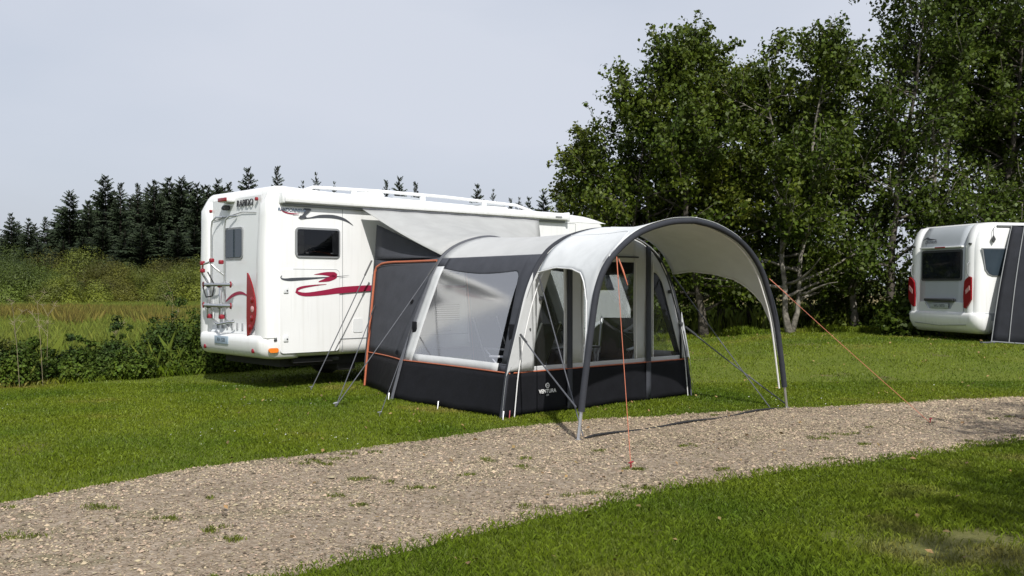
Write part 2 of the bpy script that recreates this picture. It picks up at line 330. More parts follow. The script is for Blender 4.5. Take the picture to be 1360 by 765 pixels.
# ------------------------------------------------------------------ ground
def ground_material(kind):
    m = bpy.data.materials.new(kind+'_ground'); nt, N, L = nodes_of(m)
    out = N.new('ShaderNodeOutputMaterial'); b = N.new('ShaderNodeBsdfPrincipled'); b.inputs['Roughness'].default_value = .9; b.inputs['Specular IOR Level'].default_value = .2
    tc = N.new('ShaderNodeTexCoord')
    def noise(s, d=4):
        n = N.new('ShaderNodeTexNoise'); n.inputs['Scale'].default_value = s; n.inputs['Detail'].default_value = d
        L.new(tc.outputs['Object'], n.inputs['Vector']); return n.outputs['Fac']
    def ramp(f, stops):
        r = N.new('ShaderNodeValToRGB'); e = r.color_ramp.elements
        while len(e) < len(stops): e.new(.5)
        for i, (p, c) in enumerate(stops): e[i].position = p; e[i].color = (*c, 1)
        L.new(f, r.inputs['Fac']); return r.outputs['Color']
    def mix(f, a, b_, mode='MIX'):
        x = N.new('ShaderNodeMix'); x.data_type = 'RGBA'; x.blend_type = mode
        if isinstance(f, float): x.inputs['Factor'].default_value = f
        else: L.new(f, x.inputs['Factor'])
        L.new(a, x.inputs['A']); L.new(b_, x.inputs['B']); return x.outputs['Result']
    if kind == 'lawn':
        c = mix(.6, ramp(noise(.5), [(.3, (.07, .105, .008)), (.7, (.12, .15, .014))]), ramp(noise(40, 6), [(.3, (.045, .065, .008)), (.7, (.17, .20, .03))]))
        pn = N.new('ShaderNodeTexNoise'); pn.inputs['Scale'].default_value = .9; pn.inputs['Detail'].default_value = 5; L.new(tc.outputs['Object'], pn.inputs['Vector'])
        r = N.new('ShaderNodeMapRange'); r.inputs['From Min'].default_value = .62; r.inputs['From Max'].default_value = .72; L.new(pn.outputs['Fac'], r.inputs['Value'])
        c = mix(r.outputs['Result'], c, ramp(noise(60, 4), [(.3, (.08, .07, .03)), (.7, (.16, .14, .06))]))
        vm = N.new('ShaderNodeVectorMath'); vm.operation = 'DISTANCE'; vm.inputs[1].default_value = (3.1, 5.8, 0); L.new(tc.outputs['Object'], vm.inputs[0])
        r2 = N.new('ShaderNodeMapRange'); r2.inputs['From Min'].default_value = 1.5; r2.inputs['From Max'].default_value = .4; r2.inputs['To Max'].default_value = .65; L.new(vm.outputs['Value'], r2.inputs['Value'])
        c = mix(r2.outputs['Result'], c, ramp(noise(25, 5), [(.3, (.085, .075, .03)), (.7, (.17, .145, .07))]))
        bs, bst = 90, .6
    elif kind == 'meadow':
        c = mix(.5, ramp(noise(.15), [(.3, (.06, .085, .015)), (.7, (.12, .10, .03))]), ramp(noise(6, 6), [(.3, (.03, .045, .01)), (.7, (.13, .14, .03))]))
        bs, bst = 12, .8
    else:
        vo = N.new('ShaderNodeTexVoronoi'); vo.inputs['Scale'].default_value = 62; L.new(tc.outputs['Object'], vo.inputs['Vector'])
        sp = N.new('ShaderNodeSeparateColor'); L.new(vo.outputs['Color'], sp.inputs['Color'])
        uv = N.new('ShaderNodeUVMap'); uv.uv_map = 'across'; su = N.new('ShaderNodeSeparateXYZ'); L.new(uv.outputs[0], su.inputs[0])
        c = ramp(sp.outputs[0], [(0, (.085, .064, .045)), (.35, (.22, .168, .115)), (.7, (.32, .25, .178)), (.92, (.42, .37, .30)), (1, (.58, .54, .47))])
        c = mix(.55, c, ramp(noise(1.1, 6), [(.3, (.18, .135, .088)), (.7, (.325, .252, .178))]))
        c = mix(.35, c, ramp(noise(14, 5), [(.35, (.13, .10, .07)), (.65, (.42, .36, .29))]))
        # moss creeping over the stones
        wr = ramp(su.outputs[1], [(0, (.75,)*3), (.10, (.25,)*3), (.24, (.0,)*3), (.46, (.62,)*3), (.56, (.5,)*3), (.74, (.0,)*3), (.90, (.3,)*3), (1, (.85,)*3)])
        n3_ = noise(2.6, 9); am = N.new('ShaderNodeMath'); am.operation = 'MULTIPLY_ADD'; am.inputs[1].default_value = .16; L.new(wr, am.inputs[0]); L.new(n3_, am.inputs[2]); n3 = am.outputs[0]
        cw = N.new('ShaderNodeMix'); cw.data_type = 'RGBA'; cw.blend_type = 'MULTIPLY'; iv = N.new('ShaderNodeMath'); iv.operation = 'SUBTRACT'; iv.inputs[0].default_value = .20; L.new(wr, iv.inputs[1]); iv.use_clamp = True
        L.new(iv.outputs[0], cw.inputs['Factor']); L.new(c, cw.inputs['A']); cw.inputs['B'].default_value = (.62, .58, .52, 1); c = cw.outputs['Result']
        r = N.new('ShaderNodeMapRange'); r.inputs['From Min'].default_value = .60; r.inputs['From Max'].default_value = .78; r.inputs['To Max'].default_value = .55; L.new(n3, r.inputs['Value'])
        c = mix(r.outputs['Result'], c, ramp(noise(50), [(.3, (.06, .075, .02)), (.7, (.14, .13, .05))]))
        bp = N.new('ShaderNodeBump'); bp.inputs['Strength'].default_value = .9; bp.inputs['Distance'].default_value = .012; bp.invert = True
        L.new(vo.outputs['Distance'], bp.inputs['Height']); L.new(bp.outputs['Normal'], b.inputs['Normal'])
        bs = 0
    if bs:
        bp = N.new('ShaderNodeBump'); bp.inputs['Strength'].default_value = bst; bp.inputs['Distance'].default_value = .03
        L.new(noise(bs, 5), bp.inputs['Height']); L.new(bp.outputs['Normal'], b.inputs['Normal'])
    L.new(c, b.inputs['Base Color']); L.new(b.outputs[0], out.inputs['Surface'])
    return m
xs = np.unique(np.r_[np.linspace(-600, -60, 19), np.linspace(-60, -18, 22), np.arange(-18, 20.01, .5), np.linspace(20, 60, 21), np.linspace(60, 600, 19)])
ys = np.unique(np.r_[np.linspace(-120, -8, 8), np.arange(-8, 36.01, .5), np.linspace(36, 100, 26), np.linspace(100, 1500, 20)])
XX, YY = np.meshgrid(xs, ys); ZZ = terr(XX, YY)
V = np.stack([XX, YY, ZZ], 2).reshape(-1, 3); nx = len(xs)
I = (np.arange(len(ys)-1)[:, None]*nx+np.arange(nx-1)[None, :]).ravel()
FQ = np.stack([I, I+1, I+nx+1, I+nx], 1)
gnd = np_mesh('ground', V, FQ, ground_material('lawn'), smooth=True); tag(gnd, kind='structure')
gnd.data.materials.append(ground_material('meadow'))
cen = V[FQ].mean(1)
gnd.data.polygons.foreach_set('material_index', np.where(in_lawn(cen[:, 0], cen[:, 1]), 0, 1).astype(np.int32))
px_ = np.arange(-5.0, 26, .04)
rows = []
for t in np.linspace(0, 1, 9):
    yy = ylo(px_)*(1-t)+yup(px_)*t; rows.append(np.stack([px_, yy, terr(px_, yy)+.005], 1))
mb = MB(); mb.grid(rows); pth = tag(mb.build('path', ground_material('gravel'), None, True), kind='structure')
uvl = pth.data.uv_layers.new(name='across'); npx = len(px_)
for lp in pth.data.loops: uvl.data[lp.index].uv = (px_[lp.vertex_index % npx], (lp.vertex_index//npx)/8)
# stream behind the alders
wm = mat('stream_water', (.05, .06, .05), .08, spec=.6, var=.3, vscale=2, bump=.08, bscale=5)
mb = MB(); sxs = np.linspace(2, 40, 40); mb.grid([[(x, 27.4, -.06) for x in sxs], [(x, 30.6, -.06) for x in sxs]])
tag(mb.build('water', wm, None, True), kind='structure')

# ------------------------------------------------------------------ scattered blades and stones
def blade_material(name, ca, cb, cdry, dry0=.64):
    m = bpy.data.materials.new(name); nt, N, L = nodes_of(m)
    out = N.new('ShaderNodeOutputMaterial'); b = N.new('ShaderNodeBsdfPrincipled'); b.inputs['Roughness'].default_value = .5; b.inputs['Specular IOR Level'].default_value = .3
    tc = N.new('ShaderNodeTexCoord'); n = N.new('ShaderNodeTexNoise'); n.inputs['Scale'].default_value = .55; n.inputs['Detail'].default_value = 5
    L.new(tc.outputs['Object'], n.inputs['Vector'])
    r = N.new('ShaderNodeValToRGB'); r.color_ramp.elements[0].position = .34; r.color_ramp.elements[1].position = .56
    r.color_ramp.elements[0].color = (*ca, 1); r.color_ramp.elements[1].color = (*cb, 1)
    e = r.color_ramp.elements.new(dry0); e.color = (*cb, 1); e = r.color_ramp.elements.new(dry0+.1); e.color = (*cdry, 1)
    L.new(n.outputs['Fac'], r.inputs['Fac'])
    g = N.new('ShaderNodeNewGeometry'); hv = N.new('ShaderNodeHueSaturation')
    mr = N.new('ShaderNodeMapRange'); mr.inputs['To Min'].default_value = .55; mr.inputs['To Max'].default_value = 1.4
    L.new(g.outputs['Random Per Island'], mr.inputs['Value']); L.new(mr.outputs['Result'], hv.inputs['Value']); L.new(r.outputs['Color'], hv.inputs['Color'])
    L.new(hv.outputs['Color'], b.inputs['Base Color'])
    t = N.new('ShaderNodeBsdfTranslucent'); L.new(hv.outputs['Color'], t.inputs['Color'])
    mx = N.new('ShaderNodeMixShader'); mx.inputs[0].default_value = .3; L.new(b.outputs[0], mx.inputs[1]); L.new(t.outputs[0], mx.inputs[2]); L.new(mx.outputs[0], out.inputs['Surface'])
    return m
def blades(name, x, y, h, w, m, lean=.6, z0=None, seed=1, parent=None):
    r = np.random.default_rng(seed); n = len(x)
    z = terr(x, y) if z0 is None else z0
    a = r.uniform(0, 2*PI, n); l = r.uniform(.1, lean, n)*h; la = r.uniform(0, 2*PI, n)
    bx, by = np.cos(a)*w/2, np.sin(a)*w/2
    v0 = np.stack([x-bx, y-by, z-.004], 1); v1 = np.stack([x+bx, y+by, z-.004], 1)
    v2 = np.stack([x+np.cos(la)*l*.35+bx*.5, y+np.sin(la)*l*.35+by*.5, z+h*.6], 1)
    v3 = np.stack([x+np.cos(la)*l, y+np.sin(la)*l, z+h*np.sqrt(np.maximum(1-(l/h)**2*.5, .2))], 1)
    V = np.stack([v0, v1, v2, v3], 1).reshape(-1, 3); k = np.arange(n)*4
    return np_mesh(name, V, np.stack([k, k+1, k+2, k+3], 1), m, parent)
def lawn_points(n, y0, y1, seed, half=.74):
    r = np.random.default_rng(seed)
    y = np.sqrt(r.uniform(y0**2, y1**2, n)); x = r.uniform(-half, half, n)*y
    e = r.uniform(0, 1, n)**2*.28                     # blades straggle over the stones
    yu, yl = yup(x), ylo(x)
    ok = ((y > yu-e*.6) | (y < yl+e)) & in_lawn(x, y)
    # bare trodden ground near the bottom corner of the lawn
    ok &= ((y > ylo(x)+.3) | (seed == 30))
    d = ((x-3.0)/1.2)**2+((y-5.9)/.55)**2+.5*np.sin(x*7)*np.sin(y*9); ok &= ~((d < 1) & (r.uniform(0, 1, n) < .8*(1-d)))
    # nothing grows inside the tent
    ca, sa = math.cos(math.radians(42)), math.sin(math.radians(42)); dx, dy = x+.09, y-11.44
    s_ = dx*ca+dy*sa; w_ = -dx*sa+dy*ca; ok &= ~((s_ > .12+.1*w_) & (s_ < 3.5) & (w_ > .05) & (w_ < 2.45)) & ~((s_ > 1.0) & (s_ < 3.2) & (w_ > 2.4) & (w_ < 4.2))
    return x[ok], y[ok]
lushm = blade_material('lush_blade', (.074, .124, .008), (.130, .176, .011), (.21, .20, .05), .57)
lawnm = blade_material('lawn_blade', (.085, .140, .008), (.150, .195, .012), (.24, .21, .045), .60)
for i, (n, y0, y1, hh) in enumerate(((400000, 4.7, 10.2, (.010, .042)), (540000, 6.0, 15.5, (.012, .036)), (190000, 15.5, 26, (.012, .04)))):
    x, y = lawn_points(n, y0, y1, 30+i); r = np.random.default_rng(60+i)
    h = r.uniform(*hh, len(x))*(1+.5*np.clip(np.sin(x*2.3+1)*np.sin(y*1.7+x), 0, 1)); w = np.maximum(.0035, y*.00075)*r.uniform(.7, 1.3, len(x))
    if i == 0: f_ = y < ylo(x)+.3; x, y, h, w = x[f_], y[f_], h[f_]*1.15, w[f_]
    if i == 1: pass
    tag(blades('grass', x, y, h, w, lushm if i == 0 else lawnm, .9, None, 80+i), ['short mown grass in front of the gravel path', 'short mown grass between the gravel path and the motorhome', 'short mown grass at the feet of the alders'][i], 'grass', kind='stuff')
# fallen alder leaves on the lawn and path
M['fallen'] = mat('fallen_leaf', (.20, .13, .05), .8, island=.5)
r = np.random.default_rng(91); n = 700; y = np.sqrt(r.uniform(25, 25**2, n)); x = r.uniform(-.3, .7, n)*y; pf = np.stack([x, y, terr(x, y)+.035], 1)
d_ = r.normal(0, .5, (n, 3)); d_[:, 2] = 1; d_ /= np.linalg.norm(d_, axis=1)[:, None]; t_ = np.cross(d_, r.normal(0, 1, (n, 3))); t_ /= np.linalg.norm(t_, axis=1)[:, None]; b_ = np.cross(d_, t_); sz_ = r.uniform(.03, .06, n)[:, None]
V = np.stack([pf-t_*sz_*.5, pf+b_*sz_*.32+d_*sz_*.1, pf+t_*sz_*.5, pf-b_*sz_*.32+d_*sz_*.1], 1).reshape(-1, 3)
tag(np_mesh('fallen_leaves', V, np.arange(n*4).reshape(n, 4), 'fallen'), 'brown fallen leaves strewn over lawn and path', 'leaves', kind='stuff')
# daisies and clover heads in the lawn by the path
M['petal'] = mat('white_petal', (.7, .7, .66), .7)
x, y = lawn_points(900, 5.2, 15, 51); r = np.random.default_rng(52); k_ = np.sin(x*1.7+y*.6)+np.sin(y*2.1) > .7; x, y = x[k_], y[k_]; n = len(x)
a_ = np.linspace(0, 2*PI, 6, endpoint=False); rd = r.uniform(.004, .009, n); V = np.stack([x[:, None]+rd[:, None]*np.cos(a_), y[:, None]+rd[:, None]*np.sin(a_), (terr(x, y)+.04)[:, None]+rd[:, None]*.5*np.sin(a_+1)], 2).reshape(-1, 3)
tag(np_mesh('daisies', V, np.arange(n*6).reshape(n, 6), 'petal'), 'tiny white daisies scattered in the mown lawn', 'flowers', kind='stuff')
# pebbles
r = np.random.default_rng(5); n = 260000
y = np.sqrt(r.uniform(4.8**2, 14.5**2, n)); x = r.uniform(-.7, .7, n)*y
yu, yl = yup(x), ylo(x); ok = (y < yu-.0) & (y > yl+.0)
tt_ = (y-yl)/(yu-yl); ok &= r.uniform(0, 1, n) < 1-.6*np.exp(-((tt_-.26)/.09)**2)-.6*np.exp(-((tt_-.74)/.09)**2)
x, y = x[ok], y[ok]; n = len(x)
sz = r.gamma(1.6, .0021, n)+.003+.00025*y
octa = np.array([(1, 0, 0), (-1, 0, 0), (0, 1, 0), (0, -1, 0), (0, 0, 1), (0, 0, -1)], float)
of = np.array([(0, 2, 4), (2, 1, 4), (1, 3, 4), (3, 0, 4)])
a = r.uniform(0, 2*PI, n); ca, sa = np.cos(a), np.sin(a)
st = r.uniform(.6, 1.4, (n, 3)); st[:, 2] *= .6
pv = octa[None]*st[:, None]*sz[:, None, None]; pv = pv+r.normal(0, .15, pv.shape)*sz[:, None, None]
qx = pv[..., 0]*ca[:, None]-pv[..., 1]*sa[:, None]+x[:, None]; qy = pv[..., 0]*sa[:, None]+pv[..., 1]*ca[:, None]+y[:, None]
qz = pv[..., 2]+.006+sz[:, None]*.2
V = np.stack([qx, qy, qz], 2).reshape(-1, 3); FQ = (of[None]+(np.arange(n)*6)[:, None, None]).reshape(-1, 3)
tag(np_mesh('gravel', V, FQ, 'pebble'), 'loose brown and pale gravel covering the path', 'gravel', kind='stuff')
# tufts of weeds on the path
weedm = blade_material('weed_blade', (.11, .145, .02), (.15, .175, .03), (.24, .2, .06))
spots = [(478, 637, .13), (784, 658, .16), (710, 676, .11), (1088, 584, .13), (1117, 578, .14), (118, 678, .15), (10, 716, .2), (650, 613, .10), (435, 617, .10), (314, 716, .10), (960, 626, .10), (1114, 611, .10), (845, 650, .12), (280, 705, .11), (838, 625, .11), (1148, 591, .09), (690, 622, .08), (560, 650, .1), (222, 690, .1), (915, 594, .1)]
rw = random.Random(4)
for _ in range(26):
    x_ = rw.uniform(-4.3, 6); t_ = rw.choice([rw.gauss(.48, .1), rw.gauss(.48, .1), rw.uniform(.02, .14), rw.uniform(.88, .99)]); y_ = float(ylo(x_))*(1-t_)+float(yup(x_))*t_
    if y_ > 4.9 and abs(x_) < .55*y_: spots.append((CX+x_/y_*F, HY+CAM_H*F/y_, rw.uniform(.04, .085)))
wl = ['ragged weed tuft in mid gravel, nearest in line below the orange framed tent wing', 'broad weed tuft in gravel near the lower lawn edge', 'small weed tuft in gravel beside the lower lawn edge', 'weed tuft in gravel beyond the canopy foot, nearer one of two', 'weed tuft in gravel beyond the canopy foot, farther one of two', 'wide weed tuft in gravel by the path edge below the bramble hedge', 'largest weed clump at the end of the gravel path']
for i, (a, b, s) in enumerate(spots):
    g = G(a, b); r = np.random.default_rng(200+i); n = int(150*s/.1)
    cl = r.normal(0, 1, (5, 2))*np.array([s*.55, s*.35]); q = cl[r.integers(0, 5, n)]+r.normal(0, 1, (n, 2))*np.array([s*.22, s*.16]); h = r.uniform(.006, .03, n)
    o = blades('weed_tuft', q[:, 0], q[:, 1], h, np.full(n, .006), weedm, .9, np.full(n, .008), 300+i)
    o.location = (g.x, g.y, 0); tag(o, wl[i] if i < len(wl) else 'small low tuft of weeds growing through the gravel', 'weed', 'weed tufts on the path')

# ------------------------------------------------------------------ foliage
def leaf_cloud(name, pts, nrm, size, m, parent, seed, asp=.62, up=.35, sc_=.8):
    """one rhombic leaf per point, roughly facing nrm with a lot of scatter"""
    r = np.random.default_rng(seed); n = len(pts)
    d = nrm+r.normal(0, sc_, (n, 3)); d[:, 2] += up; d /= np.linalg.norm(d, axis=1)[:, None]+1e-9
    t = np.cross(d, r.normal(0, 1, (n, 3))); t /= np.linalg.norm(t, axis=1)[:, None]+1e-9
    b = np.cross(d, t); s = size*r.uniform(.65, 1.3, n)[:, None]
    v0 = pts-t*s*.5; v1 = pts+b*s*asp*.5+d*s*.08; v2 = pts+t*s*.5-d*s*.05; v3 = pts-b*s*asp*.5+d*s*.08
    V = np.stack([v0, v1, v2, v3], 1).reshape(-1, 3); k = np.arange(n)*4
    return np_mesh(name, V, np.stack([k, k+1, k+2, k+3], 1), m, parent)
def blob_points(r, centers, radii, n, flat=.85):
    w = radii**1.8; idx = r.choice(len(centers), n, p=w/w.sum())
    d = r.normal(0, 1, (n, 3)); d /= np.linalg.norm(d, axis=1)[:, None]
    rad = r.uniform(0, 1, n)**.42
    p = centers[idx]+d*rad[:, None]*radii[idx][:, None]*np.array([1, 1, flat])
    return p, d
def alder(loc, H, R, seed, label, leaf='alder', base=.22, nleaf=15000, stems=1, lean=(0, 0), pale=False, gap=0., lsize=.112):
    r = np.random.default_rng(seed)
    root = empty('alder_tree', loc, 0, label, 'tree', 'alder trees beyond the lawn')
    trunk = MB(); cs = []; rs = []
    limbs = 0
    for s_ in range(stems):
        off = np.array([r.normal(0, .22), r.normal(0, .2), 0]) if stems > 1 else np.zeros(3)
        ln = np.array([lean[0]+r.normal(0, .05*stems), lean[1]+r.normal(0, .04*stems)])
        hh = H*(r.uniform(.8, 1) if s_ else 1)*.95; k = 12
        tt = np.linspace(0, 1, k); wob = np.cumsum(r.normal(0, .05, (k, 2)), 0); wob -= wob[0]
        pts = np.stack([off[0]+ln[0]*hh*tt+wob[:, 0]*1.2, off[1]+ln[1]*hh*tt+wob[:, 1]*1.2, hh*tt-.1], 1)
        r0 = (.055+.0065*H)/math.sqrt(stems)*r.uniform(.85, 1.1)
        trunk.tube(pts, list(r0*(1-.93*tt)**.9*(1+.5*np.exp(-tt*30))), 9)
        nl = int(32/stems)+6
        for j in range(nl):
            t = base+(1-base)*(j+r.uniform(0, 1))/nl*.98; p0 = np.array([np.interp(t, tt, pts[:, q]) for q in range(3)])
            ang = r.uniform(0, 2*PI); up = r.uniform(.15, .9)
            f = (t-base)/(1-base); ext = R*(1.02*math.sin(PI*min(1, (.22+.78*f)**.75))**.8+.15)*r.uniform(.6, 1.12)
            d = np.array([math.cos(ang), math.sin(ang), up]); d /= np.linalg.norm(d)
            q = [p0]; dd = d.copy()
            for st in range(5):
                dd = dd+r.normal(0, .13, 3); dd[2] += -.03; dd /= np.linalg.norm(dd); q.append(q[-1]+dd*ext/5)
            q = np.array(q); rb = max(.012, .045*(1-t)+.015)
            trunk.tube(q, list(np.linspace(rb, .006, 6)), 5); limbs += 1
            if r.uniform() < gap: continue
            for st in (2, 3, 4, 5):
                for _ in range(3):
                    cs.append(q[st]+r.normal(0, .27, 3)*R/2.2*(1 if st < 5 else .7)); rs.append(r.uniform(.16, .46)*(R/2.3)**.5)
                for _ in range(2 if st > 3 else 1):        # leafy shoots standing out of the crown
                    sd = np.array([d[0]*.5, d[1]*.5, .75])+r.normal(0, .45, 3); sd /= np.linalg.norm(sd); e = q[st]+sd*r.uniform(.5, 1.05)*R/2.2
                    trunk.tube([q[st], (q[st]+e)/2+r.normal(0, .04, 3), e], [.010, .007, .003], 4)
                    for v_ in (.45, .65, .85, 1.0): cs.append(q[st]+(e-q[st])*v_); rs.append(r.uniform(.10, .2))
                if r.uniform() < .6:
                    e = q[st]+r.normal(0, .45, 3)*R/2.4; trunk.tube([q[st], (q[st]+e)/2+r.normal(0, .05, 3), e], [.012, .008, .004], 4); cs.append(e); rs.append(r.uniform(.2, .4))
    trunk.build('trunk', 'barkpale' if pale else 'bark', root, True, 0, 180)
    cs = np.array(cs); rs = np.array(rs)
    cs[:, 2] = np.maximum(cs[:, 2], base*H*.9+.3)
    p, d = blob_points(r, cs, rs, nleaf); 
    leaf_cloud('crown', p, d, lsize, leaf, root, seed+1, .7)
    return root
AL = [ # px, Y, H, R, leaf, stems, lean, pale, label, base
 (812, 27.5, 6.2, 1.6, 'alder_y', 1, (-.05, 0), False, 'shortest alder at the open end of the tree row, behind the tent roof', .22),
 (840, 25.6, 7.3, 2.0, 'alder', 2, (-.03, 0), False, 'bushy alder at the outer end of the row with feathery top against the sky', .24),
 (935, 25.2, 8.2, 2.1, 'alder', 1, (-.045, 0), False, 'alder with leaning dark trunk seen beneath the tent canopy', .2),
 (958, 26.8, 8.0, 2.0, 'alder_y', 1, (.0, 0), False, 'alder with thin upright trunk right beside the leaning one', .2),
 (995, 27.5, 8.0, 2.0, 'alder', 1, (.02, 0), False, 'thin alder half hidden behind the canopy hoop', .2),
 (1046, 25.0, 8.15, 1.9, 'alder', 2, (.0, 0), True, 'alder with pale twin trunk where the orange guy rope crosses', .2),
 (1092, 28.0, 7.4, 1.8, 'alder_y', 1, (.02, 0), False, 'yellowish alder behind the pale twin trunk', .22),
 (1136, 26.0, 8.2, 1.9, 'alder_d', 1, (.0, 0), True, 'dark alder between the pale twin trunk and the tall straight trunk by the caravan', .2),
 (1186, 25.0, 9.2, 2.1, 'alder_d', 1, (.01, 0), False, 'tall alder with straight trunk just before the white caravan', .24),
 (1238, 26.6, 11.2, 2.7, 'alder_d', 2, (.015, 0), True, 'tallest alder with bare pale branches above the caravan roof edge', .26),
 (1300, 25.6, 10.8, 2.7, 'alder_d', 1, (.03, 0), False, 'dark alder directly behind the white caravan', .26),
 (1352, 27.2, 11.5, 2.8, 'alder', 2, (.06, 0), True, 'many branched alder behind the dark caravan awning', .28),
 (1420, 25.5, 11.0, 2.8, 'alder_d', 1, (-.05, 0), False, 'alder at the frame edge beyond the caravan awning', .25)]
for i, (px, Y, H, R, leaf, st, lean, pale, lab, base) in enumerate(AL):
    X = (px-CX)/F*Y
    alder((X, Y, tz(X, Y)-.03), H, R, 400+i*7, lab, leaf, base*(.7 if px > 1120 else .5), int(30000*(R/2.3)**2*(.52 if px > 1120 else 1.0)), st, lean, pale, .32 if px > 1120 else .12)
# two trees standing beside the photographer: their shade falls on the corner of the lawn and path
alder((9.0, 3.4, 0), 9.0, 2.4, 901, 'alder beside the camera whose shade falls on the path end', 'alder', .42, 7000, 1, (0, 0), False, .1, .15)
alder((5.9, -1.6, 0), 9.5, 2.5, 911, 'alder behind the camera shading the corner of the lawn', 'alder', .40, 3600, 1, (0, 0), False, .25, .15)

# spruces
def spruce_mesh(seed, dens=1., slim=.20):
    r = np.random.default_rng(seed); T = []
    nw = 30
    for i in range(nw):
        f = (i+.5)/nw; z = .06+.93*f; rad = slim*(1-f)**.82*r.uniform(.65, 1.25)+.008
        nb = int((15-8*f)*dens)
        a0 = r.uniform(0, 6.28)
        for j in range(nb):
            a = a0+2*PI*j/nb+r.normal(0, .2); L_ = rad*r.uniform(.6, 1.25); zz = z+r.normal(0, .012)
            d = np.array([math.cos(a), math.sin(a), 0]); s = np.array([-math.sin(a), math.cos(a), 0])
            dr = -.35*L_*(1-f*1.3); 
            for q in range(5):                      # side sprays along the bough
                t = .2+.2*q; b = d*L_*t+np.array([0, 0, zz+dr*t*t+.02*t]); w = L_*.34*(1.15-t)+.006; 
                for sg in (-1, 1):
                    tip = b+d*L_*.24+s*sg*w*r.uniform(.7, 1.3)+np.array([0, 0, -w*r.uniform(.2, .9)])
                    T.append((b-d*L_*.06, b+d*L_*.16+np.array([0, 0, .006]), tip))
    V = np.array(T).reshape(-1, 3); k = np.arange(len(T))*3
    return V, np.stack([k, k+1, k+2], 1)
SPV = [spruce_mesh(1, 1.3, .27), spruce_mesh(2, 1.4, .33), spruce_mesh(3, 1.0, .19), spruce_mesh(4, .55, .15)]
protos = []
for i, (V, Fq) in enumerate(SPV):
    o = empty('spruce_tree', (0, 0, 0), 0, 'dark spruce standing in the dense wood behind the willow bushes', 'tree', 'spruces of the distant wood')
    np_mesh('crown', V, Fq, 'spruce', o); t = MB(); t.tube([(0, 0, -.02), (.003, 0, .5), (0, 0, 1.0)], [.014, .009, .001], 6); t.build('trunk', 'barkdark', o)
    protos.append([o, False])
def spruce(px, top, Y, kind, label=None, wide=1.):
    X = (px-CX)/F*Y; H = CAM_H+(HY-top)/F*Y
    o, used = protos[kind]; rz = random.uniform(0, 6.28)
    if used: o = copy_tree(o, (X, Y, 0), rz)
    else: protos[kind][1] = True; o.location = (X, Y, 0); o.rotation_euler = (0, 0, rz)
    o.scale = (H*wide, H*wide, H); o['label'] = label or 'dark spruce standing in the dense wood behind the willow bushes'
lone = {93: 'broad spruce with a pointed top standing clear of the wood edge', 140: 'tallest dark spruce of the wood behind the willows', 330: 'spruce top rising above the rear roof of the motorhome, beside the wood', 368: 'slim spruce top above the motorhome roof corner', 420: 'thin sparse spruce top over the motorhome roof, standing alone',
        530: 'bushy spruce top in the middle of three above the motorhome roof', 513: 'thin spruce top before the bushy one above the motorhome roof', 552: 'thin spruce top after the bushy one above the motorhome roof', 634: 'spruce top above the motorhome awning rail, taller of two', 655: 'very thin spruce top beside the taller one above the awning rail'}
for px, top, k, w in ((-22, 290, 1, 1), (15, 284, 0, 1), (38, 291, 0, 1), (60, 288, 2, 1.2), (93, 254, 1, 1.05), (118, 268, 0, 1), (140, 234, 1, 1), (160, 243, 2, 1.2), (183, 244, 2, 1), (205, 241, 0, 1), (225, 237, 0, 1.1), (241, 236, 1, 1), (262, 244, 0, 1), (276, 246, 2, 1.2), (289, 239, 0, 1), (304, 242, 2, 1.1), (330, 224, 0, 1), (368, 221, 2, 1), (402, 240, 3, 1), (420, 229, 3, 1), (444, 241, 3, .8), (513, 239, 2, .8), (530, 236, 0, .85), (552, 242, 2, .9), (634, 246, 0, .8), (655, 251, 3, .8), (678, 263, 2, .8), (690, 262, 3, 1), (702, 263, 0, .8), (722, 254, 0, 1), (745, 262, 1, .9)):
    spruce(px, top, random.uniform(86, 96), k, lone.get(px), w)
for px, top, k in ((0, 310, 0), (28, 312, 1), (75, 300, 0), (105, 292, 1), (128, 275, 0), (150, 268, 1), (172, 268, 0), (194, 265, 1), (215, 262, 0), (233, 260, 1), (252, 264, 0), (272, 268, 1), (295, 262, 0), (318, 262, 1), (350, 268, 0), (84, 276, 1), (116, 262, 0), (134, 258, 1), (152, 250, 0), (178, 256, 1), (200, 250, 1), (219, 248, 0), (233, 250, 1), (250, 247, 1), (270, 252, 0), (283, 256, 1), (296, 250, 1), (314, 252, 0), (22, 300, 1), (46, 300, 0)):
    spruce(px, top+random.uniform(-5, 6), random.uniform(96, 108), k, None, 1.35)
for px, top, k in ((-10, 330, 1), (50, 322, 1), (84, 318, 0), (110, 315, 1), (137, 300, 1), (166, 305, 0), (188, 300, 1), (212, 298, 1), (236, 300, 0), (258, 300, 1)):
    spruce(px, top, random.uniform(80, 84), k, None, 1.5)
# far off wood closing the horizon
r = np.random.default_rng(77); n = 26000
cx = r.uniform(-200, 240, 260); cc = np.stack([cx, r.uniform(150, 175, 260), r.uniform(1, 6, 260)], 1); p, d = blob_points(r, cc, r.uniform(3, 5.5, 260), n)
p = p[p[:, 2] > 0]; tag(leaf_cloud('forest', p, r.normal(0, 1, p.shape), .9, 'spruce', None, 78), 'dark far off wood closing the view behind the field', 'forest', kind='stuff')

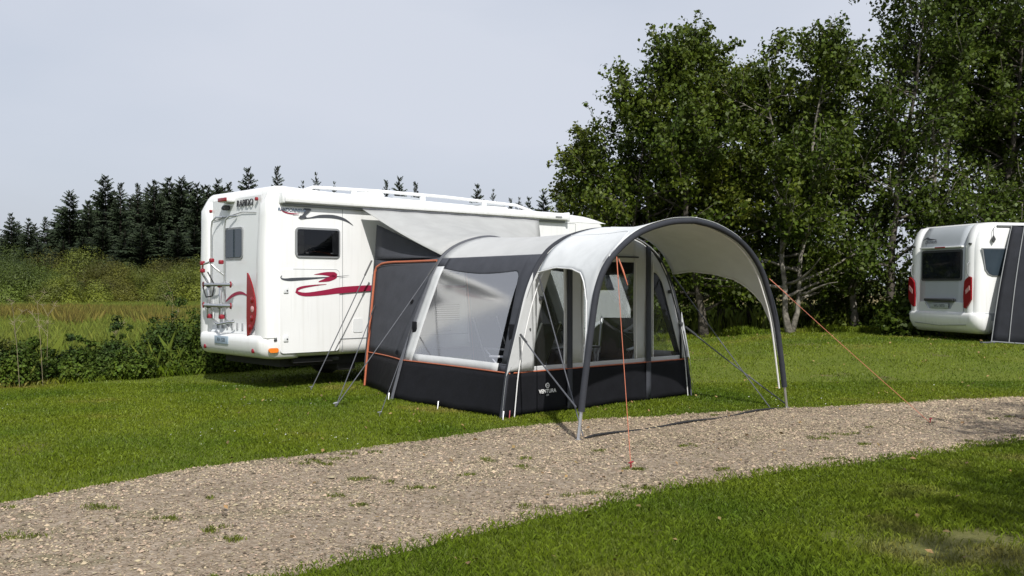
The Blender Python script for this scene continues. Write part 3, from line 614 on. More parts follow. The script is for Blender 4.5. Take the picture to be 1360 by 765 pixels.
# willow bushes
def bush(name, loc, rx, ry, h, m, seed, n, size, label, cat, group, asp=.5):
    r = np.random.default_rng(seed); root = empty(name, loc, 0, label, cat, group)
    k = 24 if h > 2 else 40; a = r.uniform(0, 2*PI, k); q = np.sqrt(r.uniform(0, 1, k)); hh = h*np.sqrt(np.maximum(1-q**2*.8, .1))*r.uniform(.55, 1, k)
    rad = r.uniform(.18, .38, k)*h if h > 2 else r.uniform(.16, .30, k)*h; cs = np.stack([np.cos(a)*q*rx*.85, np.sin(a)*q*ry*.85, np.maximum(hh-rad, rad*.6)], 1)
    low = np.stack([np.cos(a)*q*rx, np.sin(a)*q*ry, r.uniform(.1, .5, k)*h*.6], 1)
    cs = np.r_[cs, low]; rad = np.r_[rad, r.uniform(.15, .25, k)*h]
    if h < 2:          # arching canes and stray shoots
        e = 16; a2 = r.uniform(0, 2*PI, e); q2 = r.uniform(.2, 1.25, e); cs = np.r_[cs, np.stack([np.cos(a2)*q2*rx, np.sin(a2)*q2*ry, h*(1.22-.55*q2**2)*r.uniform(.75, 1.05, e)], 1)]; rad = np.r_[rad, r.uniform(.05, .13, e)*h]
    p, d = blob_points(r, cs, rad, n); ok = p[:, 2] > .02; leaf_cloud('foliage', p[ok], d[ok], size, m, root, seed+1, asp, .25, .32 if h > 2 else .5)
    s = MB()
    for j in range(9):
        e = cs[r.integers(k)]; s.tube([(e[0]*.15, e[1]*.15, -.1), (e[0]*.5, e[1]*.5, e[2]*.55), tuple(e)], [.02*h, .014*h, .004*h], 5)
    s.build('stem', 'bark', root); return root
wid = 0
WL = [(-28, 58, 4.2, 4.2, 'willow_g', 'dark green willow bush at the end of the row by the tall reeds'), (40, 60, 3.2, 4.3, 'willow_g', 'dark green willow bush with low hanging sides before the spruces'), (97, 57, 2.3, 2.9, 'willow', 'rounded yellow green willow bush bulging forward of its row'),
      (150, 60, 2.2, 2.5, 'willow_o', 'yellowish willow bush between the rounded bush and the motorhome'), (200, 62, 2.6, 3.2, 'willow', 'yellow green willow bush with feathery top near the motorhome'), (248, 61, 3.0, 3.7, 'willow', 'olive willow bush touching the rear of the motorhome in view')]
for i, (px, Y, w, h, m_, lab) in enumerate(WL):
    bush('willow_bush', ((px-CX)/F*Y, Y, 0), w, w*.8, h, m_, 500+i*3, 44000, .115, lab, 'bush', 'willow bushes across the meadow', .4)
for i, (px, Y, h) in enumerate(((0, 72, 5.6), (60, 74, 5.3), (112, 72, 5.0), (170, 73, 4.0), (225, 75, 4.6), (268, 72, 4.7), (25, 68, 5.0), (138, 67, 4.0))):
    bush('willow_bush', ((px-CX)/F*Y, Y, 0), 3.4, 3, h, ('willow_g', 'willow_o', 'willow')[i % 3], 600+i*3, 34000, .13, 'willow bush in the back rank in front of the spruce wood', 'bush', 'back rank of willow bushes', .4)
for i in range(13):
    px = 720+i*62; Y = 58+(i*7 % 11)
    bush('willow_bush', ((px-CX)/F*Y, Y, 0), 4.0, 3, 2.6+(i*5 % 7)*.22, 'willow' if i % 2 else 'willow_g', 700+i*3, 5200, .32, 'willow bush beyond the stream, seen between the alder trunks', 'bush', 'willow bushes beyond the stream', .4)

# brambles of the hedge by the lawn edge
hx = np.linspace(-9.2, -4.2, 9)
BL = ['low bramble bush at the outer end of the hedge', 'leafy bramble bush with yellow shoots beside the outermost bush', 'low bramble bush third from the outer end of the hedge', 'flat bramble bush where the hedge dips', 'spreading bramble bush past the dip of the hedge', 'tall bramble bush at mid hedge', 'tall bramble bush next to the rear of the motorhome', 'dark bramble bush shaded by the motorhome rear', 'bramble bush behind the motorhome rear corner']
for i, x in enumerate(hx):
    y = float(hedge_y(x))+.55+.12*math.sin(i*2.7); h = [1.05, 1.1, .85, .7, .82, 1.15, 1.2, 1.25, 1.3][i]
    bush('bramble_bush', (x, y, 0), [.6, .7, .5, .45, .55, .7, .6, .7, .6][i], .5, h, 'bramble_y' if i in (1,) else 'bramble', 800+i*3, 16000, .052, BL[i], 'bush', 'bramble hedge behind the lawn', .75)
# undergrowth by the alders and the caravan
UL = ['dark shrub filling the gap behind the caravan corner', 'low dark shrub at the foot of the straight alder', 'leafy shrub between the pale alder trunks', 'pale green shrub near the pale twin trunk', 'low shrub behind the canopy hoop', 'shrub beside the leaning alder trunk', 'broad dark shrub behind the white caravan', 'dark shrub behind the caravan awning']
for i, (px, Y, w, h, m_) in enumerate(((1206, 23.6, .7, 1.5, 'alder_d'), (1160, 26.5, .9, 1.1, 'bramble'), (1110, 26.6, .9, 1.4, 'alder'), (1072, 27, .6, 1.0, 'bramble_y'), (1015, 27.2, .8, .9, 'bramble'), (905, 27, .9, 1.2, 'alder'), (1262, 27.0, 1.8, 2.6, 'alder_d'), (1350, 26, 1.8, 2.6, 'alder_d'))):
    X = (px-CX)/F*Y; bush('undergrowth_shrub', (X, Y, tz(X, Y)-.05), w, w*.8, h, m_, 850+i*3, int(2600*w*h), .12, UL[i], 'shrub', 'shrubs under the alders', .7)

# tall grasses
def scatter(n, x0, x1, y0, y1, seed, keep=None):
    r = np.random.default_rng(seed); x = r.uniform(x0, x1, n); y = r.uniform(y0, y1, n)
    if keep is not None: ok = keep(x, y); x, y = x[ok], y[ok]
    return x, y
def hy2(x): return hedge_y(x)+1.0
x, y = scatter(300000, -36, 0, 15.5, 60, 21, lambda x, y: (y > hy2(x)) & (x > -.60*y) & (x < -.25*y))
r = np.random.default_rng(22); h = r.uniform(.25, .7, len(x)); tag(blades('meadow_grass', x, y, h, .004+y*.00034, M['meadow'], .5, None, 23), 'long yellow green meadow grass behind the bramble hedge', 'grass', kind='stuff')
x, y = scatter(200000, -32, -4, 26, 50, 24, lambda x, y: (x > -.60*y) & (x < -.25*y) & (y < 41+3*np.sin(x*.6)) & (y > 30.5+1.5*np.sin(x*.7)+2.5*np.sin(x*2.3+y)) & ~((y > 39) & (x > -.47*y+2*np.sin(y))))
r = np.random.default_rng(25); h = r.uniform(.35, .9, len(x)); tag(blades('russet_grass', x, y, h, .004+y*.0005, M['russet'], .4, None, 26), 'band of reddish brown seeding grass across the meadow', 'grass', kind='stuff')
x, y = scatter(90000, 0, 36, 26, 56, 27, lambda x, y: (x > .1*y) & (x < .62*y) & ((y > 30.6) | (y < 27.2)))
r = np.random.default_rng(28); h = r.uniform(.25, .8, len(x)); tag(blades('reed_grass', x, y, h, .02+y*.001, M['meadow'], .5, None, 29), 'tall rough grass on the stream banks under the alders', 'grass', kind='stuff')
x, y = scatter(7000, 0, 36, 40, 60, 31, lambda x, y: (x > .1*y) & (x < .62*y))
r = np.random.default_rng(32); h = r.uniform(.5, 1.2, len(x)); tag(blades('dry_reeds', x, y, h, .02+y*.0012, M['straw'], .3, None, 33), 'straw coloured reeds in the field beyond the stream', 'reeds', kind='stuff')
# verge: uncut grass along hedge and under the alders
def verge_keep(x, y):
    f = np.where(x < 2, hedge_y(x), 25.2); return (y > f-.25) & (y < f+.9)
x, y = scatter(420000, -13, 17, 12, 27, 34, lambda x, y: verge_keep(x, y) & (np.abs(x) < .6*y))
r = np.random.default_rng(35); h = r.uniform(.05, .28, len(x))*(.45+.55*np.sin(x*1.3+.5*np.sin(x*3.1))**2); tag(blades('verge_grass', x, y, h, np.full(len(x), .011), lawnm, .8, None, 36), 'uncut grass along the edge of the lawn', 'grass', kind='stuff')
x, y = scatter(26000, -10.5, -3.6, 13, 20, 134, lambda x, y: (y > hedge_y(x)+.0) & (y < hedge_y(x)+1.3) & (np.sin(x*2.9)+np.sin(x*1.3+1) > -.3))
r = np.random.default_rng(135); h = r.gamma(4, .075, len(x))+.1; h = np.minimum(h, 1.25); tag(blades('hedge_grass', x, y, h, np.full(len(x), .009), M['meadow'], .5, None, 136), 'wiry long grass growing up through the bramble hedge', 'grass', kind='stuff')
# dry umbel stalks in front of the meadow
def stalk(loc, h, seed, label):
    r = np.random.default_rng(seed); m = MB(); top = Vector((r.normal(0, .08), 0, h)); m.tube([(0, 0, 0), (top.x*.4, 0, h*.5), top], [.0035, .003, .002], 5)
    for j in range(6):
        a = r.uniform(0, 6.28); z0 = h*r.uniform(.6, 1); b = Vector((top.x*z0/h, 0, z0)); e = b+Vector((math.cos(a)*.12, math.sin(a)*.08, r.uniform(.08, .22)))
        m.tube([b, e], [.003, .002], 4)
        for k in range(6): m.tube([e, e+Vector((r.normal(0, .05), r.normal(0, .03), r.uniform(.0, .07)))], [.0022, .0015], 4)
    o = m.build('dry_stalk', 'stalk'); o.location = loc; tag(o, label, 'plant', 'dry hogweed stalks in the hedge')
for i, (px, Y, h, lab) in enumerate(((57, 15.2, 1.35, 'tallest dry hogweed stalk, forked, rising from the hedge dip'), (26, 14.9, 1.2, 'thin dry hogweed stalk at the outer end of the hedge'), (62, 15.6, 1.15, 'short dry stalk just beside the tallest forked one'), (228, 18.5, 1.45, 'dry stalk rising above the hedge by the motorhome rear'), (147, 16.8, 1.0, 'dry stalk leaning over the middle of the hedge'))):
    stalk(((px-CX)/F*Y, Y, 0), h, 40+i, lab)

# ================================================================== motorhome
VAN_A = math.atan2(.678, .735)
van = empty('motorhome', (-3.63, 14.3, 0), VAN_A, 'white motorhome with burgundy swoosh decals, bike rack and tent fixed to its side', 'motorhome')
VL = 8.4; VW = 2.3
def vx1(z): return 8.4 if z < 1.1 else 8.4-(z-1.1)/1.75*.98
mb = MB(); lv = []
for z, x0, ins, r in ((.50, .16, .10, .2), (.53, .10, .05, .2), (.60, .07, .012, .2), (.66, .06, 0, .2), (.9, .06, 0, .2), (1.1, .06, 0, .2), (1.5, .06, 0, .18), (2.0, .065, 0, .16), (2.5, .075, 0, .15), (2.86, .09, .0, .15)):
    lv.append(rrect(x0, ins, vx1(z), VW-ins, r, z, 8))
mb.loft(lv); body = mb.build('body', 'white', van, True, 0, 50)
# roof skin: higher rear cap, falling to the windscreen
def vroof(x, y):
    zt = np.interp(x, [0, .3, 1.2, 6.4, 7.0, 7.3, 7.5], [3.08, 3.10, 3.06, 2.98, 2.95, 2.90, 2.84])
    e = min(min(y, VW-y)/.16, 1.); e2 = min((x-.085)/.12, 1.)
    e = max(0, min(e, e2)); return 2.82+(zt-2.82)*math.sqrt(max(0, 1-(1-e)**2))
mb = MB(); xs_ = np.r_[np.linspace(.085, .205, 7), np.linspace(.3, 7.5, 40)]; ys_ = np.r_[np.linspace(-.006, .16, 8), np.linspace(.3, 2.0, 6), np.linspace(2.14, 2.306, 8)]
mb.grid([[(x, y, vroof(x, min(max(y, 0), VW))) for y in ys_] for x in xs_]); mb.build('roof', 'white', van, True, 0, 60)
# rear corner pillars
for k, (nm) in enumerate(('corner_pillar', 'corner_pillar')):
    mb = MB(); rings = []
    for z in np.linspace(.80, 2.98, 14):
        tp = max(0, (z-2.78)/.2); rx = -.02+.03*max(0, (z-2)/.9)+.10*tp**2; wd = .44-.10*(z-.8)/2.2
        tp2 = tp*tp*.12; o = [(.42, -.010+tp2), (.2, -.012+tp2), (.08, -.002+tp2), (.02+.06*tp*tp, .03+tp2), (rx, .10+tp2), (rx-.005, .2), (rx+.004, wd-.08), (rx+.035, wd-.02), (.10, wd), (.3, wd-.05), (.42, .1)]
        rings.append([(x, (y if k == 0 else VW-y), z) for x, y in o])
    if k: rings = [list(reversed(q)) for q in rings]
    mb.loft(rings); mb.build(nm, 'white', van, True, 0, 60)
# rear panel, shelf edge and bumper
mb = MB(); rows = []
for z in np.r_[np.linspace(.84, 1.0, 6), np.linspace(1.1, 2.96, 8)]:
    bulge = -.05*max(0, (1.0-z)/.16)**1.5
    rows.append([(.052+bulge+.02*max(0, (z-2.2)/.6), y, z) for y in np.linspace(.33, VW-.33, 12)])
mb.grid(rows); mb.build('rear_panel', 'white2', van)
mb = MB(); lvs = [(.475, .16, .10, .16), (.485, .06, .05, .18), (.52, -.01, .012, .22), (.60, -.055, -.012, .25), (.72, -.07, -.016, .26), (.80, -.06, -.014, .26), (.83, -.03, -.006, .25), (.842, .03, .02, .2)]
mb.loft([rrect(x0, i, .62, VW-i, r, z, 9) for z, x0, i, r in lvs])
bump = mb.build('rear_bumper', 'white', van, True, 0, 55)
for y in (.34, VW-.34):
    mb = MB(); mb.lathe([(.035, .0), (.035, -.02), (.026, -.026)], (-.045, y, .60), 'x', 16); mb.build('reflector', 'redplastic', bump)
mb = MB(); mb.box(-.078, 1.12, .665, -.066, 1.58, .79, .004); np_ = mb.build('number_plate', 'plate', bump)
text('plate_text', 'RN 528', .085, 'letters', np_, rear_mtx(-.0795, 1.35, .728), .0006)
# ribs on the shelf
mb = MB()
for i in range(7): y = .62+i*.17; mb.prism([(y, .90), (y+.035, .90), (y+.085, 1.00), (y+.06, 1.00)], lambda a, b, t: (.045-t-.028*max(0, (1.0-b)/.1), a, b), .012)
mb.build('shelf_rib', 'seam', van, False)
# tail lights
def lens_fn(a, b, t, k):
    x = -.024-t+.9*max(0, .30-a)**2
    return (x, a, b) if k == 0 else (.02-t*.3+2.2*max(0, .55-a)**1.5, VW-.02-.62*max(0, a-.2), b)
for k in range(2):
    pts = [(.55-.26*math.sin(PI*t**.84)**.8, .81+.97*t) for t in np.linspace(0, 1, 26)]
    mb = MB(); mb.prism(pts+[(.56, 1.5), (.565, 1.1)], lambda a, b, t: lens_fn(a, b, t, k), .022); tl = mb.build('tail_light', 'red', van, True, 0, 30)
    for z, y in ((.95, .45), (1.09, .40), (1.23, .38), (1.37, .39)):
        if k: continue
        mb = MB(); mb.lathe([(.050, 0), (.048, -.010), (.02, -.016), (.002, -.018)], (-.040, y, z), 'x', 18); mb.build('lamp', 'lenswhite' if z == 1.23 else 'red', tl)
# rear window, high brake light, camera, marker lights, lettering
def rear_win(y0, z0, y1, z1):
    mb = MB(); mb.prism(rr2(y0, z0, y1, z1, .06), lambda a, b, t: (.060-t, a, b), .022); w = mb.build('rear_window', 'seam', van, True, 0, 30)
    mb = MB(); mb.prism(rr2(y0+.03, z0+.03, y1-.03, z1-.03, .045), lambda a, b, t: (.038-t, a, b), .008); mb.build('pane', 'glassblue', w, True, 0, 30)
rear_win(.86, 2.00, 1.46, 2.50)
mb = MB(); mb.box(-.06, 1.17, 2.90, .09, 1.50, 2.985, .025); hb = mb.build('high_brake_light', 'white', van); mb = MB(); mb.box(-.072, 1.19, 2.912, -.055, 1.48, 2.972, .006); mb.build('lens', 'red', hb)
mb = MB(); mb.box(-.03, 1.33, 2.78, .08, 1.43, 2.86, .02); cm = mb.build('reversing_camera', 'trim', van); mb = MB(); mb.lathe([(.022, 0), (.02, -.02), (.002, -.024)], (-.03, 1.38, 2.81), 'x', 12); mb.build('lens', 'glass', cm)
for y, z in ((.40, 2.90), (1.98, 2.80)):
    mb = MB(); mb.lathe([(.03, .02), (.028, -.012), (.002, -.02)], (.045 if y > 1 else .03, y, z), 'x', 14); mb.build('marker_light', 'red', van)
text('lettering', 'RAPIDO', .15, 'letters', van, rear_mtx(.046, .80, 2.86), .006, .12, .0)
mb = MB(); mb.tube([(.055, .45, 2.70), (.05, .9, 2.73), (.05, 1.3, 2.69), (.055, 1.9, 2.64)], .006, 6); mb.build('rear_seam', 'seam', van)
ribbon([(.62, 1.40), (.9, 1.47), (1.2, 1.43), (1.55, 1.28)], [.004, .05, .05, .004], lambda a, b, t: (.046, a, b), 'rear_swoosh', 'burg', van)
# bicycle rack
rack = MB()
for y in (1.28, 1.75): rack.tube([(.05, y, 1.0), (-.03, y, 1.05), (-.05, y, 1.3), (-.05, y, 2.5), (-.045, y-.02, 2.62), (-.02, y-.1, 2.68), (.04, y-.22, 2.68)], .016, 8)
rk = rack.build('bicycle_rack', 'alu', van)
for z, ex in ((1.60, .26), (1.27, .30)):
    mb = MB(); mb.tube([(-.05-ex*.1, .98, z), (-.08-ex*.2, 1.2, z), (-.08-ex*.2, 1.75, z), (-.05-ex*.1, 1.93, z)], .030, 10); rl = mb.build('wheel_rail', 'alu', rk)
    for y in (.98, 1.93):
        mb = MB(); c = Vector((-.10, y, z)); mb.tube([c+Vector((.02*math.cos(a), .06*math.cos(a), .04*math.sin(a))) for a in np.linspace(0, 2*PI, 15)], .012, 6); mb.build('end_loop', 'redplastic' if y < 2 else 'trim', rl)
    for y in (1.30, 1.70): 
        mb = MB(); mb.box(-.15, y-.03, z-.045, -.09, y+.03, z+.025, .01); mb.build('rail_clamp', 'redplastic' if z > 1.5 and y < 1.6 else 'trim', rl)
for y in (1.30, 1.72):
    mb = MB(); mb.box(-.13, y-.025, 1.08, -.09, y+.025, 1.62, .008); ar = mb.build('rack_arm', 'alu', rk)
    mb = MB(); mb.box(-.13, y-.05, 1.06, -.06, y+.035, 1.13, .012); mb.build('foot', 'redplastic', ar)
mb = MB(); mb.tube([(-.05, 1.85, 1.62), (-.2, 1.75, 1.78), (-.26, 1.6, 1.92), (-.18, 1.45, 1.97)], .018, 8); mb.tube([(-.05, 1.3, 1.75), (-.16, 1.35, 1.85), (-.22, 1.45, 1.95)], .014, 8); mb.tube([(-.06, 1.6, 1.0), (-.14, 1.3, .98), (-.10, 1.0, 1.02), (-.05, .95, 1.02)], .02, 8); mb.build('frame_holder', 'alu', rk)
for y, z, x in ((1.62, 1.94, -.26), (1.42, 1.98, -.2), (1.22, 1.95, -.14), (1.66, 1.82, -.24)):
    mb = MB(); mb.box(x-.03, y-.04, z-.03, x+.03, y+.04, z+.035, .012); mb.build('clamp', 'redplastic', rk)
mb = MB(); mb.tube([(-.12, 1.9, 1.55), (-.16, 1.7, 1.4), (-.15, 1.5, 1.42), (-.14, 1.45, 1.6), (-.18, 1.6, 1.8)], .012, 6); mb.build('strap', 'rubber', rk)
# side: window, garage hatch, skirts, indicator
def vside(a, b, t): return (a, -.001-t, b)
mb = MB(); mb.prism(rr2(.46, 2.015, 1.25, 2.475, .07), vside, .022); w = mb.build('side_window', 'seam', van, True, 0, 30)
mb = MB(); mb.prism(rr2(.49, 2.045, 1.22, 2.445, .055), lambda a, b, t: (a, -.023-t, b), .003); mb.build('interior_dark_plate', 'glass', w, True, 0, 30)  # dark plate painted in for the unlit interior behind the pane
for c0, c1 in ((.50, .60), (1.10, 1.21)):
    mb = MB(); mb.grid([[(c0+(c1-c0)*u, -.0285-.002*math.sin(u*19), 2.07+.35*v) for u in np.linspace(0, 1, 22)] for v in (0, .5, 1)]); mb.build('curtain', 'curtain', w)
mb = MB(); mb.tube([(.62, -.029, 2.10), (.70, -.029, 2.16), (.80, -.029, 2.11)], .004, 6); mb.build('cushion_edge', 'curtain', w)
mb = MB(); rows = []
for v in np.linspace(0, 1, 7): rows.append([(.49+.73*u, -.032-.010*math.sin(PI*u)**.5*math.sin(PI*v)**.5, 2.045+.40*v) for u in np.linspace(0, 1, 9)])
mb.grid(rows); mb.build('pane', 'tintfilm', w, True, 0, 180)
for c0 in (.62, 1.06): mb = MB(); mb.box(c0, -.052, 2.075, c0+.05, -.040, 2.09, .003); mb.build('catch', 'trim', w)
mb = MB(); mb.prism(rr2(4.9, 1.95, 5.9, 2.5, .07), vside, .022); w = mb.build('side_window', 'seam', van, True, 0, 30)
mb = MB(); mb.prism(rr2(4.93, 1.98, 5.87, 2.47, .055), lambda a, b, t: (a, -.023-t, b), .012); mb.build('pane', 'glass', w, True, 0, 30)
mb = MB(); mb.prism(rr2(.19, .555, 1.245, 1.84, .07), vside, .006); ht = mb.build('garage_hatch', 'seam', van, True, 0, 30)
mb = MB(); mb.prism(rr2(.20, .565, 1.235, 1.83, .065), lambda a, b, t: (a, -.007-t, b), .012); mb.build('hatch_panel', 'white', ht, True, 0, 30)
for z in (1.52, .79):
    mb = MB(); mb.box(.255, -.036, z-.05, .335, -.019, z+.05, .01); lt = mb.build('latch', 'white2', ht); mb = MB(); mb.lathe([(.012, 0), (.012, -.006)], (.31, -.036, z-.01), 'y', 10); mb.build('lock', 'trim', lt)
for z in (.76, .80): mb = MB(); mb.box(.10, -.03, z, .15, -.005, z+.022, .005); mb.build('hinge', 'trim' if z < .78 else 'white2', van)
mb = MB(); mb.box(1.26, -.008, .742, 7.2, .02, .752); mb.build('skirt_seam', 'seam', van, False)
mb = MB(); mb.prism(rr2(1.50, .84, 1.68, 1.06, .03), vside, .008); mb.build('service_flap', 'white2', van, True, 0, 30)
mb = MB(); mb.prism(rr2(-.02, .585, .13, .655, .034), lambda a, b, t: (a+.04, -.004-t+(max(0, .06-a)**2)*3, b), .03); mb.build('indicator', 'orange', van, True, 0, 30)
for z0, z1 in ((.95, 1.31), (1.75, 2.10)):
    mb = MB(); mb.prism(rr2(3.12, z0, 3.72, z1, .03), vside, .012); fv = mb.build('fridge_vent', 'white2', van, True, 0, 30)
    mb = MB()
    for q in range(8): zq = z0+.035+q*(z1-z0-.07)/8; mb.box(3.16, -.018, zq, 3.68, -.012, zq+.022)
    mb.build('louvre', 'trim', fv, False)
mb = MB(); mb.box(3.2, -.012, .80, 3.5, -.002, .87, .004); mb.build('socket_flap', 'grey_panel', van)
for x in (1.30, 6.62): mb = MB(); mb.box(x, -.0045, .54, x+.006, .01, 2.79); mb.build('panel_seam', 'seam', van, False)
mb = MB(); mb.box(.44, -.0045, 2.60-.02+.205, 6.6, .01, 2.79); mb.build('roof_seam', 'seam', van, False)
# entrance door of the living area and cab window
mb = MB(); mb.prism(rr2(3.88, .56, 4.58, 2.55, .08), vside, .012); ed = mb.build('entrance_door', 'white', van, True, 0, 30)
mb = MB(); mb.prism(rr2(4.0, 1.45, 4.46, 2.2, .05), lambda a, b, t: (a, -.013-t, b), .01); mb.build('pane', 'glass', ed, True, 0, 30)
mb = MB(); mb.box(3.93, -.05, 1.1, 3.98, -.012, 1.25, .01); mb.build('handle', 'trim', ed)
mb = MB(); mb.prism([(6.75, 1.5), (7.75, 1.5), (7.25, 2.45), (6.75, 2.5)], vside, .012); mb.build('cab_window', 'glass', van, True, 0, 30)
mb = MB(); mb.grid([[(vx1(z)+.012-.10*abs(y/VW-.5)**3*8, y, z) for y in np.linspace(.16, VW-.16, 10)] for z in np.linspace(1.45, 2.62, 6)]); mb.build('windscreen', 'glass', van)
for y in (.3, 2.0): mb = MB(); mb.box(8.34, y-.17, .8, 8.42, y+.17, 1.02, .04); mb.build('headlight', 'lenswhite', van)
# decals
ribbon([(.23, 1.735), (.21, 1.70), (.30, 1.675), (.55, 1.685), (.9, 1.705), (1.25, 1.73), (1.42, 1.75)], [.012, .05, .045, .03, .018, .012, .003], lambda a, b, t: (a, -.0215, b), 'swoosh', 'decal', van)
ribbon([(.78, 1.755), (.98, 1.768), (1.16, 1.745), (1.06, 1.69), (.86, 1.645)], [.004, .045, .085, .07, .015], lambda a, b, t: (a, -.0225, b), 'burgundy_leaf', 'burg', van, n=40)
ribbon([(1.0, 1.605), (.76, 1.585), (.54, 1.55), (.47, 1.495), (.62, 1.45), (.95, 1.475), (1.24, 1.51), (1.7, 1.54), (2.3, 1.555), (3.2, 1.565), (4.5, 1.565)], [.006, .04, .07, .10, .095, .072, .058, .05, .045, .04, .03], lambda a, b, t: (a, -.0235, b), 'burgundy_swoosh', 'burg', van, n=90)
ribbon([(.52, 2.615), (.70, 2.62), (.90, 2.655), (1.15, 2.66), (1.35, 2.62), (1.50, 2.54)], [.015, .02, .05, .055, .045, .006], lambda a, b, t: (a, -.005, b), 'roof_swoosh', 'decal', van)
mb = MB(); mb.prism([(.60, 2.765), (.72, 2.765), (.735, 2.745), (.63, 2.655), (.66, 2.62), (.55, 2.60), (.525, 2.62), (.54, 2.65), (.575, 2.655), (.64, 2.735)], lambda a, b, t: (a, -.014-t, b), .003); mb.build('letter_flash', 'decal', van, False)
ribbon([(.21, 2.735), (.25, 2.70), (.36, 2.675), (.52, 2.672)], [.006, .022, .02, .008], lambda a, b, t: (a, -.0165, b), 'lettering_underline', 'burg', van)
text('lettering', 'RANDONNEUR', .068, 'blueletters', van, side_mtx(.40, -.016, 2.726), .001, .15, .002)
# awning cassette, roof rails and hatches
mb = MB()
ys2 = [(-.005, 2.825), (-.075, 2.825), (-.115, 2.845), (-.125, 2.89), (-.115, 2.935), (-.08, 2.965), (.0, 2.975), (.03, 2.975)]
def cz(x): return -.012*x/1.0*.0
mb.loft([[(x, y, z) for y, z in ys2] for x in (.22, 3.2, 6.3)]); cas = mb.build('awning_cassette', 'white', van, True, 0, 50)
for x0, x1 in ((.18, .235), (6.285, 6.34)):
    mb = MB(); mb.box(x0, -.135, 2.815, x1, .02, 2.985, .02); mb.build('end_cap', 'white2', cas)
mb = MB(); mb.box(.235, -.05, 2.788, 6.28, -.006, 2.822, .006); mb.build('drip_rail', 'seam', cas)
mb = MB(); mb.box(5.95, -.128, 2.87, 6.12, -.122, 2.90); mb.build('badge', 'seam', cas, False)
for y in (.28, 2.02):
    mb = MB(); mb.tube([(.75, y, 3.06), (.95, y, 3.13), (2.2, y, 3.15), (3.6, y, 3.14), (5.3, y, 3.09), (5.7, y, 3.0)], .028, 8); rr = mb.build('roof_rail', 'white', van)
    for x in (1.7, 3.1, 4.5): mb = MB(); mb.box(x-.05, y-.03, 2.98, x+.05, y+.03, 3.125, .012); mb.build('rail_foot', 'white2', rr)
for x, y, s in ((1.3, 1.15, .26), (3.2, 1.15, .36), (5.2, 1.1, .36)):
    mb = MB(); mb.box(x-s, y-s, 3.0, x+s, y+s, 3.10, .04); hh = mb.build('roof_hatch', 'white2', van); mb = MB(); mb.box(x-s+.04, y-s+.04, 3.09, x+s-.04, y+s-.04, 3.16, .05); mb.build('dome', 'grey_panel', hh)
mb = MB(); mb.box(2.05, .5, 3.0, 2.5, 1.0, 3.17, .06); mb.build('air_vent', 'white2', van)
# underside and wheels
mb = MB(); mb.box(.35, .25, .34, 7.9, 2.05, .52); mb.box(.5, .12, .40, 1.2, .2, .455); mb.box(1.4, .3, .22, 1.75, 1.0, .40, .03); mb.build('chassis', 'rubber', van, False)
mb = MB(); mb.tube([(.55, .2, .43), (1.35, .2, .43)], .03, 8); mb.build('tow_bar', 'strap', van)
def wheel(parent, x, y, r, wd, z=None):
    z = r if z is None else z
    mb = MB(); s = 1 if y < 1 else -1
    mb.lathe([(r*.62, -wd/2), (r*.9, -wd/2), (r, -wd*.3), (r, wd*.3), (r*.9, wd/2), (r*.62, wd/2)], (x, y, z), 'y', 28); wh = mb.build('wheel', 'rubber', parent, True, 0, 40)
    mb = MB(); mb.lathe([(r*.63, wd*.53*1), (r*.60, -wd*.53), (r*.52, -wd*.50), (r*.2, -wd*.35), (r*.14, -wd*.5), (.01, -wd*.5)] if s > 0 else [(r*.6, -wd*.53), (r*.6, wd*.53), (r*.52, wd*.5), (r*.2, wd*.35), (r*.14, wd*.5), (.01, wd*.5)], (x, y, z), 'y', 28); mb.build('rim', 'alu', wh, True, 0, 40)
for x in (2.35, 7.42):
    for y in (.14, 2.16): wheel(van, x, y, .345, .22)
    # dark wheel arches cut the skirts
    for y, t in ((-.004, 1), (VW+.004, -1)):
        pts = [(x+.47*math.cos(a), .36+.47*math.sin(a)) for a in np.linspace(PI*.06, PI*.94, 24)]
        pts = [p for p in pts]; mb = MB(); mb.prism(pts, (lambda a, b, tt: (a, -.002-tt, b)) if t > 0 else (lambda a, b, tt: (a, VW+.002+tt, b)), .010); ar = mb.build('wheel_arch', 'rubber', van, True, 0, 30)
        mb = MB(); mb.tube([(x+.485*math.cos(a), -.01 if t > 0 else VW+.01, .36+.485*math.sin(a)) for a in np.linspace(PI*.06, PI*.94, 24)], .028, 8); mb.build('arch_trim', 'white2', ar)
        yy = -.005 if t > 0 else VW+.005

# ================================================================== tent
TA = math.radians(42)
tent = empty('awning_tent', (-.09, 11.44, 0), TA, 'grey and white awning tent with arched canopy, standing beside the motorhome', 'tent')
AW = 3.6; AD = 2.53
AL_ = [(0, 0), (.045, .28), (.10, .58), (.25, 1.12), (.39, 1.5), (.57, 1.82), (.82, 2.06), (1.22, 2.23), (1.8, 2.32)]
ARCH = resample(AL_+[(AW-a, b) for a, b in reversed(AL_[:-1])], 121)
HLp = [(0, 0), (.08, .5), (.19, 1.11), (.30, 1.58), (.50, 1.88), (.92, 2.15), (1.46, 2.30), (1.94, 2.34)]
HRp = [(0, 0), (.10, .5), (.24, 1.11), (.40, 1.48), (.62, 1.83), (.99, 2.11), (1.48, 2.28)]
HOOP = np.r_[resample(HLp, 61), resample([(1.94, 2.34)]+[(3.88-a, b) for a, b in reversed(HRp)], 61)[1:]]
half = ARCH[:61]
def arch_s(z): return float(np.interp(z, half[:, 1], half[:, 0]))
def arch_z(s): return float(np.interp(s if s <= AW/2 else AW-s, half[:, 0], half[:, 1]))
def off(w): return .15*w/AD
def rsh(w, s, z): return (w/AD)*.26*min(z, 1.5)/1.5*(1-2*min(s, AW-s)/AW)*(1 if s < AW/2 else -1)
SK = .54; EAVE = 1.98
